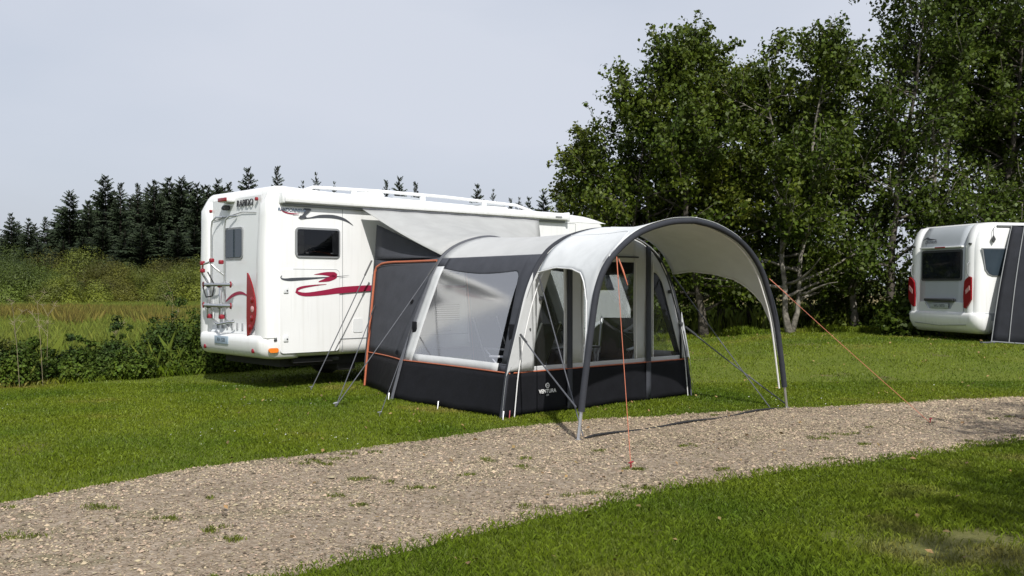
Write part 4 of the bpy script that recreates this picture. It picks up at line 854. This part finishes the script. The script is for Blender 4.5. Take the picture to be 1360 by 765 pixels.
# poles inside sleeves
def arc(w, a=ARCH, dx=0.): return [(p[0]+off(w)+dx+rsh(w, p[0], p[1]), w, p[1]) for p in a]
mb = MB(); mb.tube(arc(.05), .034, 10); fa = mb.build('front_arch', 'darksleeve', tent)
mb = MB(); mb.tube(arc(AD), .028, 8); mb.build('rear_arch', 'strap', tent)
hoop3 = [(-.46+p[0], -1.66, p[1]) for p in HOOP]
lo_cut = 8
mb = MB(); mb.tube([p for p in hoop3 if p[2] > .26], .035, 10); hp = mb.build('canopy_hoop', 'darksleeve', tent)
for sd in (0, 1):
    q = [p for p in (hoop3[:61] if sd == 0 else list(reversed(hoop3[60:]))) if p[2] < .34]; mb = MB(); mb.tube(q, .018, 8); mb.lathe([(.035, .0), (.035, .012)], (q[0][0], q[0][1], 0), 'z', 12); mb.build('hoop_foot', 'alu', hp)
mb = MB(); mb.tube([(p[0]+(.035 if p[0] < 1.5 else -.035), p[1]+.055, p[2]-.02) for p in hoop3 if p[2] > .26], .012, 6); mb.build('piping', 'piping', hp)
# side walls; each a frame of strips around a window
def wall_pt(w, z, side):
    sag = .055*math.sin(PI*np.clip(w/AD, 0, 1))*math.sin(PI*min(z, 2.0)/2.0)
    s = arch_s(z)+sag+rsh(w, arch_s(z), z)
    return ((s if side == 0 else AW-s)+off(w), w, z)
def wgrid(name, m, parent, side, ws, zf0, zf1, nz=10, solid=.004, push=0.):
    mb = MB(); rows = []
    for t in np.linspace(0, 1, nz):
        row = []
        for w in ws:
            p = wall_pt(w, zf0(w)*(1-t)+zf1(w)*t, side); row.append((p[0]+(push if side else -push), p[1], p[2]))
        rows.append(row)
    mb.grid(rows); return mb.build(name, m, parent, True, solid, 180)
def ztop(w):
    r = .16; a = .33; b = 2.30
    return 1.83-.10*math.sin(PI*np.clip((w-a)/(b-a), 0, 1))*.6-.05*(1-(w-a)/(b-a)) - (r-math.sqrt(max(0, r*r-(r-min(max(w-a, 0), r))**2)))
wsA = np.linspace(0, AD, 26); wsW = np.r_[np.linspace(.33, .49, 7), np.linspace(.55, 2.30, 16)]
for side in (0, 1):
    sp = wgrid('side_panel', 'dark', tent, side, np.r_[np.linspace(0, .33, 4), wsW[1:]], lambda w: ztop(max(w, .33)) if w >= .33 else .62, lambda w: EAVE, 12)
    wgrid('window', 'milky' if side == 0 else 'clear', sp, side, wsW, lambda w: .64, ztop, 12, 0)
    wgrid('window_border', 'fab', sp, side, np.linspace(.28, 2.30, 14), lambda w: SK, lambda w: .64, 3)
    wgrid('front_band', 'dark', sp, side, np.linspace(0, .28, 4), lambda w: SK, lambda w: .64, 3)
    wgrid('edge_strip', 'fab', sp, side, np.linspace(2.30, AD, 4), lambda w: SK, lambda w: 1.86, 10)
    wgrid('edge_cap', 'dark', sp, side, np.linspace(2.30, AD, 4), lambda w: 1.86, lambda w: EAVE, 3)
    wgrid('side_skirt', 'black', tent, side, np.linspace(0, AD, 20), lambda w: .012+.02*abs(math.sin(w*3.1)), lambda w: SK, 8, .005)
    mb = MB(); mb.tube([(wall_pt(w, SK, side)[0]+(.006 if side else -.006), w, SK) for w in np.linspace(0, AD, 16)], .009, 6); mb.build('piping', 'orangecord', sp)
    # window toggles and pole sleeve flaps
    for w, z in ((.12, 1.02), (2.47, .98)):
        p = wall_pt(w, z, side); sg = 1 if side else -1; mb = MB(); mb.box(p[0]+sg*.012-.012, w-.05, z-.13, p[0]+sg*.012+.012, w+.05, z+.10, .01); mb.build('pole_pocket', 'black', sp)
# white bead running down just in front of the first arch
for side in (0, 1):
    mb = MB(); q = [(arch_s(z), z) for z in np.linspace(.02, 1.9, 20)]; mb.tube([((s+.13-.04*(z > 0)*min(1, z)) if side == 0 else AW-(s+.13-.04*min(1, z)), -.03, z) for s, z in q], .007, 6); mb.build('corner_cord', 'piping', tent)
# roof between the arches, sagging a little
i0 = int(np.argmax(ARCH[:, 1] > EAVE)); i1 = 120-i0
def roofgrid(a, b, m, nm, par):
    mb = MB(); rows = []
    for w in np.linspace(0, AD, 14):
        sag = .10*math.sin(PI*w/AD)
        rows.append([(p[0]+off(w)+rsh(w, p[0], p[1])+sag*.4*(1 if p[0] < AW/2 else -1)*abs(p[0]/AW-.5)*2, w, p[1]-sag*(.7+.3*math.sin(p[0]*3))) for p in ARCH[a:b]])
    mb.grid(rows); return mb.build(nm, m, par, True, .004, 180)
rf = roofgrid(i0, i1+1, 'fabroof', 'roof', tent)
# front panel
def strip(name, m, parent, s0, s1, zlo, zhi, w=.03, n=None, nz=5, solid=.004):
    n = n or max(3, int((s1-s0)/.04)); mb = MB()
    mb.grid([[(s, w+.012*math.sin(s*7+z*3), z) for s in np.linspace(s0, s1, n) for z in [zlo(s)*(1-t)+zhi(s)*t]] for t in np.linspace(0, 1, nz)])
    return mb.build(name, m, parent, True, solid, 180)
K = lambda v: (lambda s: v)
at = lambda s: arch_z(s)-.01
fp = strip('front_panel', 'fab', tent, .24, AW-.24, K(SK), K(.60), .03, 60)
at2 = lambda s: max(.03, arch_z(min(max(s+.05, .001), AW/2) if s < AW/2 else max(min(s-.05, AW-.001), AW/2)))
slim = lambda z: arch_s(z)+.05
lwin = lambda s: float(np.interp(s, [.47, .60, .72, .82, 1.02], [.62, 1.20, 1.62, 1.84, 1.86]))
rwin = lambda s: float(np.interp(s, [2.75, 2.86, 2.98, 3.12, 3.24, 3.37], [1.78, 1.75, 1.62, 1.26, .95, .62]))
strip('panel_cloth', 'fab', fp, -.045, .47, lambda s: min(.56, at2(s)-.004), at2, -.004, n=14, nz=10)
strip('panel_cloth', 'fab', fp, .47, 1.02, lwin, at, nz=6)
strip('window', 'clear', fp, .47, 1.02, K(.60), lwin, .034, nz=3, solid=0)
strip('panel_cloth', 'fab', fp, 1.02, 1.38, K(.60), at, nz=8)
strip('panel_cloth', 'fab', fp, 1.38, 2.37, K(1.90), at, nz=5)
strip('door_window', 'clear', fp, 1.38, 2.37, K(.60), K(1.90), .034, nz=3, solid=0)
strip('panel_cloth', 'fab', fp, 2.37, 2.75, K(.60), at, nz=8)
strip('panel_cloth', 'fab', fp, 2.75, 3.37, rwin, at, nz=6)
strip('window', 'clear', fp, 2.75, 3.37, K(.60), rwin, .034, nz=3, solid=0)
strip('panel_cloth', 'fab', fp, 3.37, AW+.045, lambda s: min(.56, at2(s)-.004), at2, -.004, n=14, nz=10)
strip('front_skirt', 'black', tent, .03, AW-.03, lambda s: .012+.025*abs(math.sin(s*2.3)), lambda s: min(SK, at(s)), .02, 90, 9, .005)
mb = MB(); mb.tube([(s, .012, SK) for s in np.linspace(.16, AW-.16, 20)], .009, 6); mb.build('piping', 'orangecord', fp)
for s0, s1 in ((1.07, 1.16), (2.60, 2.70)):
    mb = MB(); mb.grid([[(s, .008, z) for s in (s0, s1)] for z in np.linspace(.04, at(s0)-.02, 12)]); mb.build('upright_band', 'dark', fp, True, .006)
for s in (1.02, 1.36, 2.40, 2.75):
    mb = MB(); mb.tube([(s, .014, .6), (s, .014, 1.9)], .008, 6); mb.build('window_bead', 'piping', fp)
mb = MB(); mb.tube([(1.34, .012, 1.97), (2.44, .012, 1.97)], .012, 6); mb.build('door_zip', 'dark', fp)
mb = MB(); mb.tube([(1.95, .0, 2.06), (1.97, -.02, 2.0), (1.93, -.02, 1.95)], .014, 6); mb.build('door_toggle', 'trim', fp)
mb = MB(); mb.grid([[(s, .05, z) for s in (1.40, 2.35)] for z in (1.76, 1.90)]); mb.build('rolled_blind', 'black', fp, True, .03)
for s, z in ((.40, 1.05), (.62, 1.43), (3.12, 1.50), (3.36, 1.04)):
    mb = MB(); mb.box(s-.03, -.01, z-.025, s+.03, .03, z+.025, .008); mb.build('toggle', 'trim', fp)
# white boundary cord on the far corner, logo on the skirt
mb = MB(); mb.lathe([(.034, 0), (.034, -.002)], (.70, -.012, .355), 'y', 24); lg = mb.build('logo_emblem', 'logo', tent, False)
mb = MB(); mb.lathe([(.020, 0), (.020, -.002)], (.70, -.0145, .355), 'y', 24); mb.build('emblem_ring', 'black', lg, False); mb = MB(); mb.lathe([(.010, 0), (.010, -.002)], (.70, -.017, .355), 'y', 16); mb.build('emblem_dot', 'logo', lg, False)
text('logo_lettering', 'VENTURA', .066, 'logo', tent, side_mtx(.70, -.014, .285), .001, 0, .0015)
text('logo_subtitle', 'AIR', .03, 'logo', tent, side_mtx(.70, -.014, .238), .001)
# canopy between first arch and hoop
A121 = [(p[0], -.05, p[1]) for p in ARCH]
def canopy_section(f, n=64):
    sec = np.array([[(1-f)*ARCH[i][0]+f*(HOOP[i][0]-.46), (1-f)*ARCH[i][1]+f*HOOP[i][1]] for i in range(121)])
    zc = float(np.interp(f, [0, .25, .5, .7, .82, .90, .96, 1], [1.72, 1.80, 1.79, 1.72, 1.58, 1.38, 1.0, .30]))
    a = int(np.argmax(sec[:, 1] > zc)); fa_ = a-1+(zc-sec[a-1, 1])/(sec[a, 1]-sec[a-1, 1]) if a > 0 else 0
    idx = np.linspace(fa_, 120-fa_, n)
    sag = .045*math.sin(PI*f)
    return [(np.interp(i, np.arange(121), sec[:, 0]), -.05-f*1.61, np.interp(i, np.arange(121), sec[:, 1])-sag+.05*(1-f)*.6+.045*f) for i in idx]
mb = MB(); secs = [canopy_section(f) for f in np.linspace(0, 1, 20)]; mb.grid(secs); cp = mb.build('canopy', 'fabcan', tent, True, .004, 180)
for k in (16, 32, 47): mb = MB(); mb.tube([(s[k][0], s[k][1], s[k][2]+.003) for s in secs], .006, 5); mb.build('fabric_seam', 'fabcan', cp)
for k in (0, -1): mb = MB(); mb.tube([s[k] for s in secs], .009, 6); mb.build('hem', 'piping', cp)
# rear dark wing with orange framed door, triangle, and sheet up to the motorhome
for side in (0, 1):
    fl = lambda p: (p if side == 0 else (AW+.3-p[0], p[1], p[2]))
    def wing(u, z):
        a = np.array(wall_pt(AD, z, 0)); b = np.array([.84+.10*z, 4.28, z]); q = a*(1-u)+b*u; q[0] += .05*math.sin(PI*u)*(1 if side == 0 else 1)
        return fl(tuple(q))
    mb = MB(); mb.grid([[wing(u, z) for u in np.linspace(.01, 1, 12)] for z in np.linspace(SK, 2.0, 12)]); wg = mb.build('rear_wing', 'dark', tent, True, .004, 180)
    mb = MB(); mb.grid([[wing(u, z) for u in np.linspace(.01, 1, 12)] for z in np.linspace(.015, SK, 6)]); mb.build('wing_skirt', 'black', wg, True, .005, 180)
    apex = fl((1.12, 2.50, 1.99)); t1 = fl((1.12, 4.34, 2.56)); b1 = wing(1, 2.0); b0 = wing(.01, 2.0)
    mb = MB(); rows = []
    for v in np.linspace(0, 1, 8):
        l = Vector(b1).lerp(Vector(t1), v); rr_ = Vector(b0).lerp(Vector(apex), v); rows.append([tuple(l.lerp(rr_, h)+Vector((.03*math.sin(PI*h)*math.sin(PI*v), 0, 0))) for h in np.linspace(0, 1, 10)])
    mb.grid(rows); mb.build('gable', 'dark', wg, True, .004, 180)
    mb = MB(); path = [wing(.97, z) for z in np.linspace(.02, 1.80, 16)]+[wing(.95, 1.88), wing(.88, 1.93), wing(.8, 1.945)]+[wing(u, 1.95) for u in np.linspace(.7, .04, 10)]
    sg = -.012 if side == 0 else .012
    mb.tube([(p[0]+sg, p[1], p[2]) for p in path], .018, 7); mb.build('door_zip', 'orangecord', wg)
    mb = MB(); mb.tube([(p[0]+sg*1.6, p[1]+.045, p[2]-.045) for p in path[3:]], .007, 5); mb.build('zip_flap', 'strap', wg)
    mb = MB(); mb.tube([(wing(u, SK)[0]+sg*.6, wing(u, SK)[1], SK) for u in np.linspace(.02, 1, 10)], .009, 6); mb.build('piping', 'orangecord', wg)
    for z in (.62, 1.35): p = wing(.2, z); mb = MB(); mb.lathe([(.035, -.01), (.035, .012)], (p[0]+sg, p[1], z), 'x', 12); mb.build('button', 'black', wg)
lo = []
for k in np.linspace(0, 1, 30):
    s = .76+k*2.49; lo.append(Vector((s+.12+rsh(AD, min(s, 3.5), 2.0), AD+.02, arch_z(min(max(s, .02), 3.58))+.012)))
hi = [Vector((.86+k*3.86, 4.37, 2.80-.004*math.sin(k*40))) for k in np.linspace(0, 1, 30)]
mb = MB(); rows = []
for v in np.linspace(0, 1, 14):
    rows.append([tuple(a.lerp(b, v)-Vector((0, 0, .07*math.sin(PI*v)*math.sin(PI*min(1, .15+.85*k/29))+.010*math.sin(k*1.1)*math.sin(PI*v)))) for k, (a, b) in enumerate(zip(lo, hi))])
mb.grid(rows); cs_ = mb.build('connecting_sheet', 'fabsheet', tent, True, .004, 180)
mb = MB(); mb.tube([tuple(p+Vector((0, -.015, .004))) for p in hi], .014, 6); mb.build('keder', 'strap', cs_)
# straps and guy ropes
inv = Matrix.Rotation(-TA, 4, 'Z') @ Matrix.Translation((.09, -11.44, 0))
def loc(v): return inv @ Vector(v)
def sl_pt(w, z, side=0): return Vector(wall_pt(w, z, side))
def rope(p0, p1, r, m, nm='guy_rope', peg=True, lab=None, flat=False, end=None):
    p0, p1 = Vector(p0), Vector(p1); mb = MB()
    pts = [p0.lerp(p1, t)-Vector((0, 0, .012*math.sin(PI*t))) for t in np.linspace(0, 1, 8)]
    mb.tube(pts, r, 6); o = mb.build(nm, m, tent)
    if lab: o['label'] = lab
    if peg:
        d = (p1-p0).normalized(); m2 = MB(); m2.tube([p1+Vector((0, 0, .05))-d*.0, p1-Vector((d.x, d.y, 0))*.03+Vector((0, 0, -.08))], .007, 6); m2.tube([p1+Vector((-.03, 0, .05)), p1+Vector((.03, 0, .055))], .007, 6); m2.build('peg', 'redplastic' if m == 'orangecord' else 'alu', o)
    c = p0.lerp(p1, .12); m3 = MB(); m3.tube([p0, c], r*1.7, 6); m3.build('slider', 'trim' if m != 'orangecord' else m, o)
    return o
f0 = Vector((hoop3[0][0], -1.66, .06)); f1 = Vector((hoop3[-1][0], -1.66, .06))
for side, ft in ((0, f0), (1, f1)):
    sg = 1 if side == 0 else -1
    rope(Vector((arch_s(1.0) if side == 0 else AW-arch_s(1.0), -.05, 1.0)), ft+Vector((.0, .03, .28 if side == 0 else 0)), .009, 'strap', 'storm_strap', False)
    rope(Vector((arch_s(1.72) if side == 0 else AW-arch_s(1.72), -.06, 1.72)), ft+Vector((.20*sg, .12, -.05)), .007, 'strap', 'storm_strap', False)
q = [f0+Vector((.10, .0, -.05))]+[f0.lerp(f1, t)+Vector((0, .02*math.sin(t*9), -.045+.012*math.sin(t*17))) for t in np.linspace(.06, .98, 14)]
mb = MB(); mb.tube(q, .013, 6); mb.build('ground_strap', 'blackstrap', tent)
def hoop_at(z, side):
    h = np.array(hoop3[:61]) if side == 0 else np.array(hoop3[60:][::-1]); i = int(np.argmax(h[:, 2] > z)); return Vector(h[i])
rope(hoop_at(1.86, 0)+Vector((.02, -.05, 0)), loc(G(838, 622)), .0032, 'orangecord', lab='orange guy rope running to the path'); 
rope(hoop_at(1.66, 1)+Vector((.03, -.05, 0)), loc(G(1236, 562)), .0034, 'orangecord', lab='orange guy rope running across the lawn')
mb = MB(); cc = hoop_at(1.86, 0)+Vector((.03, -.07, -.02)); mb.tube([cc, cc+Vector((.01, -.05, -.12)), cc+Vector((.03, -.1, -.28))], [.006, .010, .004], 6); mb.build('rope_bundle', 'orangecord', tent)
rope(wing_pt := (.93, 4.2, 1.98), loc(G(413, 518)), .008, 'strap'); rope((1.0, 4.2, 1.30), loc(G(446, 540)), .007, 'strap')
rope(sl_pt(AD, 1.96)+Vector((-.03, 0, 0)), loc(G(445, 541)), .007, 'strap'); rope(sl_pt(AD, 1.0)+Vector((-.03, 0, 0)), loc(G(504, 553)), .005, 'strap')
for (w, s_) in ((0, .0), (0, .10), (1.3, .03), (AD, .12)):
    mb = MB(); mb.tube([(s_-.03, w-.02, .10), (s_-.06, w-.04, .0), (s_-.065, w-.045, -.05)], .008, 5); mb.build('peg_loop', 'redplastic' if w == 0 and s_ > .05 else 'alu', tent)
mb = MB(); mb.tube([(AW-.08, -.05, .02), (AW-.09, -.04, .25), (AW-.17, -.03, .56), (AW-.33, -.03, 1.1), (AW-.5, -.03, 1.5), (AW-.62, -.03, 1.78)], .011, 6); mb.build('corner_cord', 'strap', tent)
mb = MB(); mb.box(-.0, .15, .004, 3.6, 2.45, .012); gs = mb.build('groundsheet', 'sheet', None, False); gs.location = (-.09, 11.44, 0); gs.rotation_euler = (0, 0, TA)
# trim its outline just inside the walls
me = gs.data
for v in me.vertices: v.co.x = .22 if v.co.x < 1 else 3.40
tag(gs, 'dark groundsheet laid inside the awning tent', 'groundsheet')

# ================================================================== camping furniture inside the tent
def chair(lx, ly, rz, label):
    w = Matrix.Translation((-.09, 11.44, .012)) @ Matrix.Rotation(TA, 4, 'Z') @ Vector((lx, ly, 0))
    c = empty('camping_chair', w, TA+rz, label, 'chair', 'camping chairs in the tent')
    mb = MB(); mb.box(-.25, -.24, .41, .25, .24, .46, .02); mb.build('seat', 'chairfab', c)
    mb = MB(); mb.grid([[(x, .24+.24*t+.03*math.cos(x*5), .46+.62*t) for x in np.linspace(-.25, .25, 7)] for t in np.linspace(0, 1, 6)]); mb.build('backrest', 'chairfab', c, True, .03, 180)
    mb = MB()
    for s in (-.28, .28):
        mb.tube([(s, -.30, 0), (s, .02, .43), (s, .26, .64)], .013, 6); mb.tube([(s, .30, 0), (s, -.02, .42), (s, -.22, .62)], .013, 6); mb.tube([(s, .22, .42), (s, .50, 1.10)], .013, 6)
    mb.tube([(-.28, .30, .015), (.28, .30, .015)], .012, 6); mb.tube([(-.28, -.30, .015), (.28, -.30, .015)], .012, 6); mb.build('frame', 'alu', c)
    for s in (-.28, .28): mb = MB(); mb.box(s-.03, -.26, .635, s+.03, .27, .665, .012); mb.build('armrest', 'lightplastic', c)
# pale armrests
M['lightplastic'] = mat('pale_plastic', (.55, .56, .58), .4)
chair(.98, .85, math.radians(200), 'black camping chair behind the small tent window next to the tent corner')
chair(3.02, 1.0, math.radians(-60), 'black camping chair behind the tapering window farther from the motorhome rear')
chair(1.9, 2.0, math.radians(10), 'black camping chair behind the table, seen through the door window')
w = Matrix.Translation((-.09, 11.44, .012)) @ Matrix.Rotation(TA, 4, 'Z') @ Vector((2.0, 1.15, 0))
tb = empty('camping_table', w, TA, 'dark topped folding camping table inside the tent door', 'table')
mb = MB(); mb.box(-.55, -.35, .69, .55, .35, .72, .01); mb.build('tabletop', 'tabletop', tb)
for x in (-.48, .48):
    for y in (-.28, .28): mb = MB(); mb.tube([(x, y, .69), (x*1.06, y*1.1, 0)], .016, 8); mb.build('leg', 'alu', tb)

# ================================================================== caravan on the far pitch
CA_ = math.atan2(.25, .968); CG = .36
cvx, cvy = 10.02, 20.75; CG = tz(10.6, 22)
cv = empty('caravan', (cvx, cvy, CG), CA_, 'white touring caravan with dark rear window parked before the trees', 'caravan')
CWd = 2.3; CLn = 6.2
def cprof(z):   # rear outline: bowed, curving over to the roof
    if z < .55: return .22-.22*math.sin(PI/2*max(0, (z-.18))/.37)
    if z < 1.9: return .0+.03*(z-.55)
    return .04+.36*(1-math.sqrt(max(0, 1-((z-1.9)/.70)**2)))
mb = MB(); rings = []
for z in np.r_[np.linspace(.20, .6, 8), np.linspace(.75, 1.9, 8), np.linspace(2.0, 2.595, 14)]:
    e = max(0, (z-2.40)/.2); ins = .10*e**2.2 + .07*max(0, (.34-z)/.14)
    rings.append(rrect(cprof(z), ins, CLn-cprof(z), CWd-ins, .17, z, 7))
mb.loft(rings); mb.build('body', 'white', cv, True, 0, 60)
def cz_(f): return f
# rear centre panel, slightly recessed look: silver skin following the bow
mb = MB(); zz = np.r_[np.linspace(.62, 1.9, 10), np.linspace(2.0, 2.56, 12)]
mb.grid([[(cprof(z)-.006, y, z) for y in np.linspace(.42, CWd-.42, 8)] for z in zz]); rp = mb.build('rear_panel', 'grey_panel', cv, True, .004, 180)
for y0 in (.10, CWd-.42):
    mb = MB(); rings = []
    for z in np.r_[np.linspace(.62, 1.9, 10), np.linspace(2.0, 2.56, 12)]:
        c = cprof(z); rings.append([(c+.06, y0, z), (c-.035, y0+.07, z), (c-.05, y0+.16, z), (c-.035, y0+.26, z), (c+.0, y0+.32, z), (c+.06, y0+.32, z)])
    mb.loft(rings); mb.build('corner_post', 'white', cv, True, 0, 70)
mb = MB(); mb.loft([rrect(-.02+i, .0+j, .5, CWd-j, .22, z, 8) for z, i, j in ((.16, .24, .14), (.18, .14, .06), (.28, .03, .0), (.42, -.035, -.015), (.56, -.05, -.02), (.62, -.03, -.005), (.64, .03, .04))]); bp = mb.build('bumper', 'white', cv, True, 0, 60)
mb = MB(); mb.tube([(-.045, .3, .36), (-.055, 1.15, .32), (-.045, 2.0, .36)], .008, 6); mb.build('crease', 'seam', bp)
mb = MB(); mb.prism(rr2(.48, 1.33, CWd-.48, 2.02, .05), lambda a, b, t: (cprof(b)-.008-t, a, b), .02); rw = mb.build('rear_window', 'trim', cv, True, 0, 30)
mb = MB(); mb.prism(rr2(.53, 1.38, CWd-.53, 1.97, .04), lambda a, b, t: (cprof(b)-.029-t, a, b), .008); mb.build('pane', 'glass', rw, True, 0, 30)
mb = MB(); mb.box(-.03, .45, 2.06, .06, CWd-.45, 2.10, .012); mb.build('light_strip', 'white', cv); mb = MB(); mb.box(-.04, .98, 2.065, -.02, 1.32, 2.095, .006); mb.build('high_brake_light', 'red', cv)
# plate carrier
mb = MB(); mb.prism([(.42, .62), (CWd-.42, .62), (CWd-.42, .84), (1.68, .86), (1.55, .70), (.80, .70), (.68, .86), (.42, .84)], lambda a, b, t: (.0-t, a, b), .03); mb.build('lower_trim', 'white2', cv, True, 0, 30)
mb = MB(); mb.box(-.09, .66, .86, .0, 1.64, .93, .02); mb.build('grab_bar', 'trim', cv)
mb = MB(); mb.box(-.05, .86, .70, -.035, 1.44, .82, .005); pl = mb.build('number_plate', 'greyplate', cv); text('plate_text', 'WU 3070', .09, 'trim', pl, rear_mtx(-.0515, 1.15, .76), .0006)
# lettering and peak mark
text('lettering', 'Dethleffs', .11, 'decal', cv, rear_mtx(.045, 1.55, 2.215) @ Matrix.Rotation(math.radians(-14), 4, 'X'), .002, .25)
ribbon([(1.86, 2.27), (1.74, 2.315), (1.62, 2.285), (1.40, 2.275)], [.01, .05, .03, .004], lambda a, b, t: (cprof(b)-.02, a, b), 'swoosh', 'decal', cv)
for y in (.22, CWd-.22):
    mb = MB(); mb.box(-.02, y-.04, 2.11, .02, y+.04, 2.15, .01); mb.build('marker_light', 'trim', cv)
    mb = MB(); mb.tube([(-.03, y, 1.42), (-.075, y, 1.48), (-.075, y, 1.68), (-.02, y, 1.74)], .011, 6); mb.build('grab_handle', 'seam', cv)
    k = 1 if y < 1 else -1
    ol = [(0, 1.30), (.05, 1.36), (.15, 1.42), (.20, 1.40), (.20, .92), (.12, .80), (.03, .72), (-.02, .74), (-.03, 1.0)]
    mb = MB(); yc = .25 if k > 0 else CWd-.25
    mb.prism([(yc-k*(a-.06)*1.0, b) for a, b in (ol if k > 0 else ol)], lambda a, b, t: (-.045-t+.12*max(0, abs(a-CWd/2)-(CWd/2-.16))**1.0, a, b), .035); tl = mb.build('tail_light', 'red', cv, True, 0, 30)
    mb = MB(); mb.prism([(yc-k*(a-.06), b) for a, b in ((.04, 1.12), (.16, 1.22), (.17, 1.12), (.05, 1.03))], lambda a, b, t: (-.078-t+.12*max(0, abs(a-CWd/2)-(CWd/2-.16)), a, b), .008); mb.build('lens', 'lenswhite', tl, False)
# side window, stripe, wheel, jockey details
mb = MB(); mb.prism([(.10, 2.03), (1.5, 2.03), (1.5, 1.42), (.38, 1.42), (.26, 1.46), (.18, 1.56)], lambda a, b, t: (a, -.002-t, b), .018); sw = mb.build('side_window', 'seam', cv, True, 0, 20)
mb = MB(); mb.prism([(.13, 2.01), (1.47, 2.01), (1.47, 1.44), (.38, 1.44), (.28, 1.48), (.205, 1.57)], lambda a, b, t: (a, -.021-t, b), .008); mb.build('pane', 'glassblue', sw, True, 0, 20)
mb = MB(); mb.prism([(.18, .62), (CLn-.4, .62), (CLn-.4, .46), (.30, .46)], lambda a, b, t: (a, -.002-t, b), .008); mb.build('lower_stripe', 'grey_panel', cv, False)
mb = MB(); mb.box(.5, -.03, 2.50, CLn-.5, .02, 2.535, .008); mb.build('awning_rail', 'seam', cv)
mb = MB(); mb.tube([(.42, -.03, 2.50), (.36, -.05, 2.42), (.36, -.06, 2.24)], .007, 5); hk = mb.build('hook_strap', 'strap', cv); mb = MB(); mb.prism([(.31, 2.22), (.36, 2.14), (.41, 2.22), (.36, 2.30)], lambda a, b, t: (a, -.045-t, b), .03); mb.build('buckle', 'trim', hk, False)
wheel(cv, 3.2, .14, .32, .2); wheel(cv, 3.2, CWd-.14, .32, .2)
mb = MB(); mb.box(.3, .25, .15, CLn-.3, CWd-.25, .26); mb.build('chassis', 'rubber', cv, False)
for x, y in ((.5, .35), (.5, CWd-.35), (5.6, .35), (5.6, CWd-.35)): mb = MB(); mb.tube([(x, y, .22), (x+.15, y, .0)], .025, 6); mb.build('corner_steady', 'trim', cv)
mb = MB(); mb.tube([(CLn-.1, 1.15, .35), (CLn+1.1, 1.15, .4)], .05, 8); mb.build('drawbar', 'trim', cv)
# its dark awning
ca = empty('caravan_awning', (cvx, cvy, CG), CA_, 'dark porch awning with grey edge piping fixed to the caravan side', 'tent')
TP = Vector((.86, -.03, 2.52)); TQ = Vector((1.2, -1.3, 2.42)); B0 = Vector((.10, -.30, -.0)); B1 = Vector((.42, -1.05, -.02)); B2 = Vector((.72, -1.75, -.03)); TM = Vector((1.05, -.55, 2.50))
def quadp(a, b, c, d, nm, m, par, bul=.05):
    mb = MB(); mb.grid([[tuple(a.lerp(b, u).lerp(d.lerp(c, u), v)+Vector((-bul*math.sin(PI*v), -bul*.3*math.sin(PI*v), 0))) for u in np.linspace(0, 1, 8)] for v in np.linspace(0, 1, 14)]); return mb.build(nm, m, par, True, .006, 180)
sp1 = quadp(B0, B1, TM, TP, 'side_panel', 'darkcan', ca); sp2 = quadp(B1, B2, TQ, TM, 'side_panel', 'darkcan', ca)
for a, b, nm in ((B0, TP, 'edge_piping'), (B1, TM, 'edge_piping'), (B2, TQ, 'edge_piping'), (B0.lerp(B1, .45), TP.lerp(TM, .5), 'edge_piping')):
    mb = MB(); mb.tube([tuple(a.lerp(b, t)+Vector((-.05*math.sin(PI*t)-.012, -.05*.3*math.sin(PI*t)-.006, 0))) for t in np.linspace(0, 1, 10)], .010, 6); mb.build(nm, 'seam', ca)
mb = MB(); mb.tube([tuple(B0+Vector((-.01, 0, .03))), tuple(B1+Vector((-.01, 0, .03))), tuple(B2+Vector((0, 0, .03)))], .02, 6); mb.build('ground_hem', 'seam', ca)
FR = Vector((3.0, 0, 0)); quadp(B2, B2+FR, TQ+FR, TQ, 'front_panel', 'darkcan', ca, 0); quadp(TP, TP+FR, TQ+FR, TQ, 'roof', 'darkcan', ca, 0)
mb = MB(); mb.box(-.22, -.42, .0, .1, -.30, .03, .01); mb.build('ground_flap', 'strap', ca)
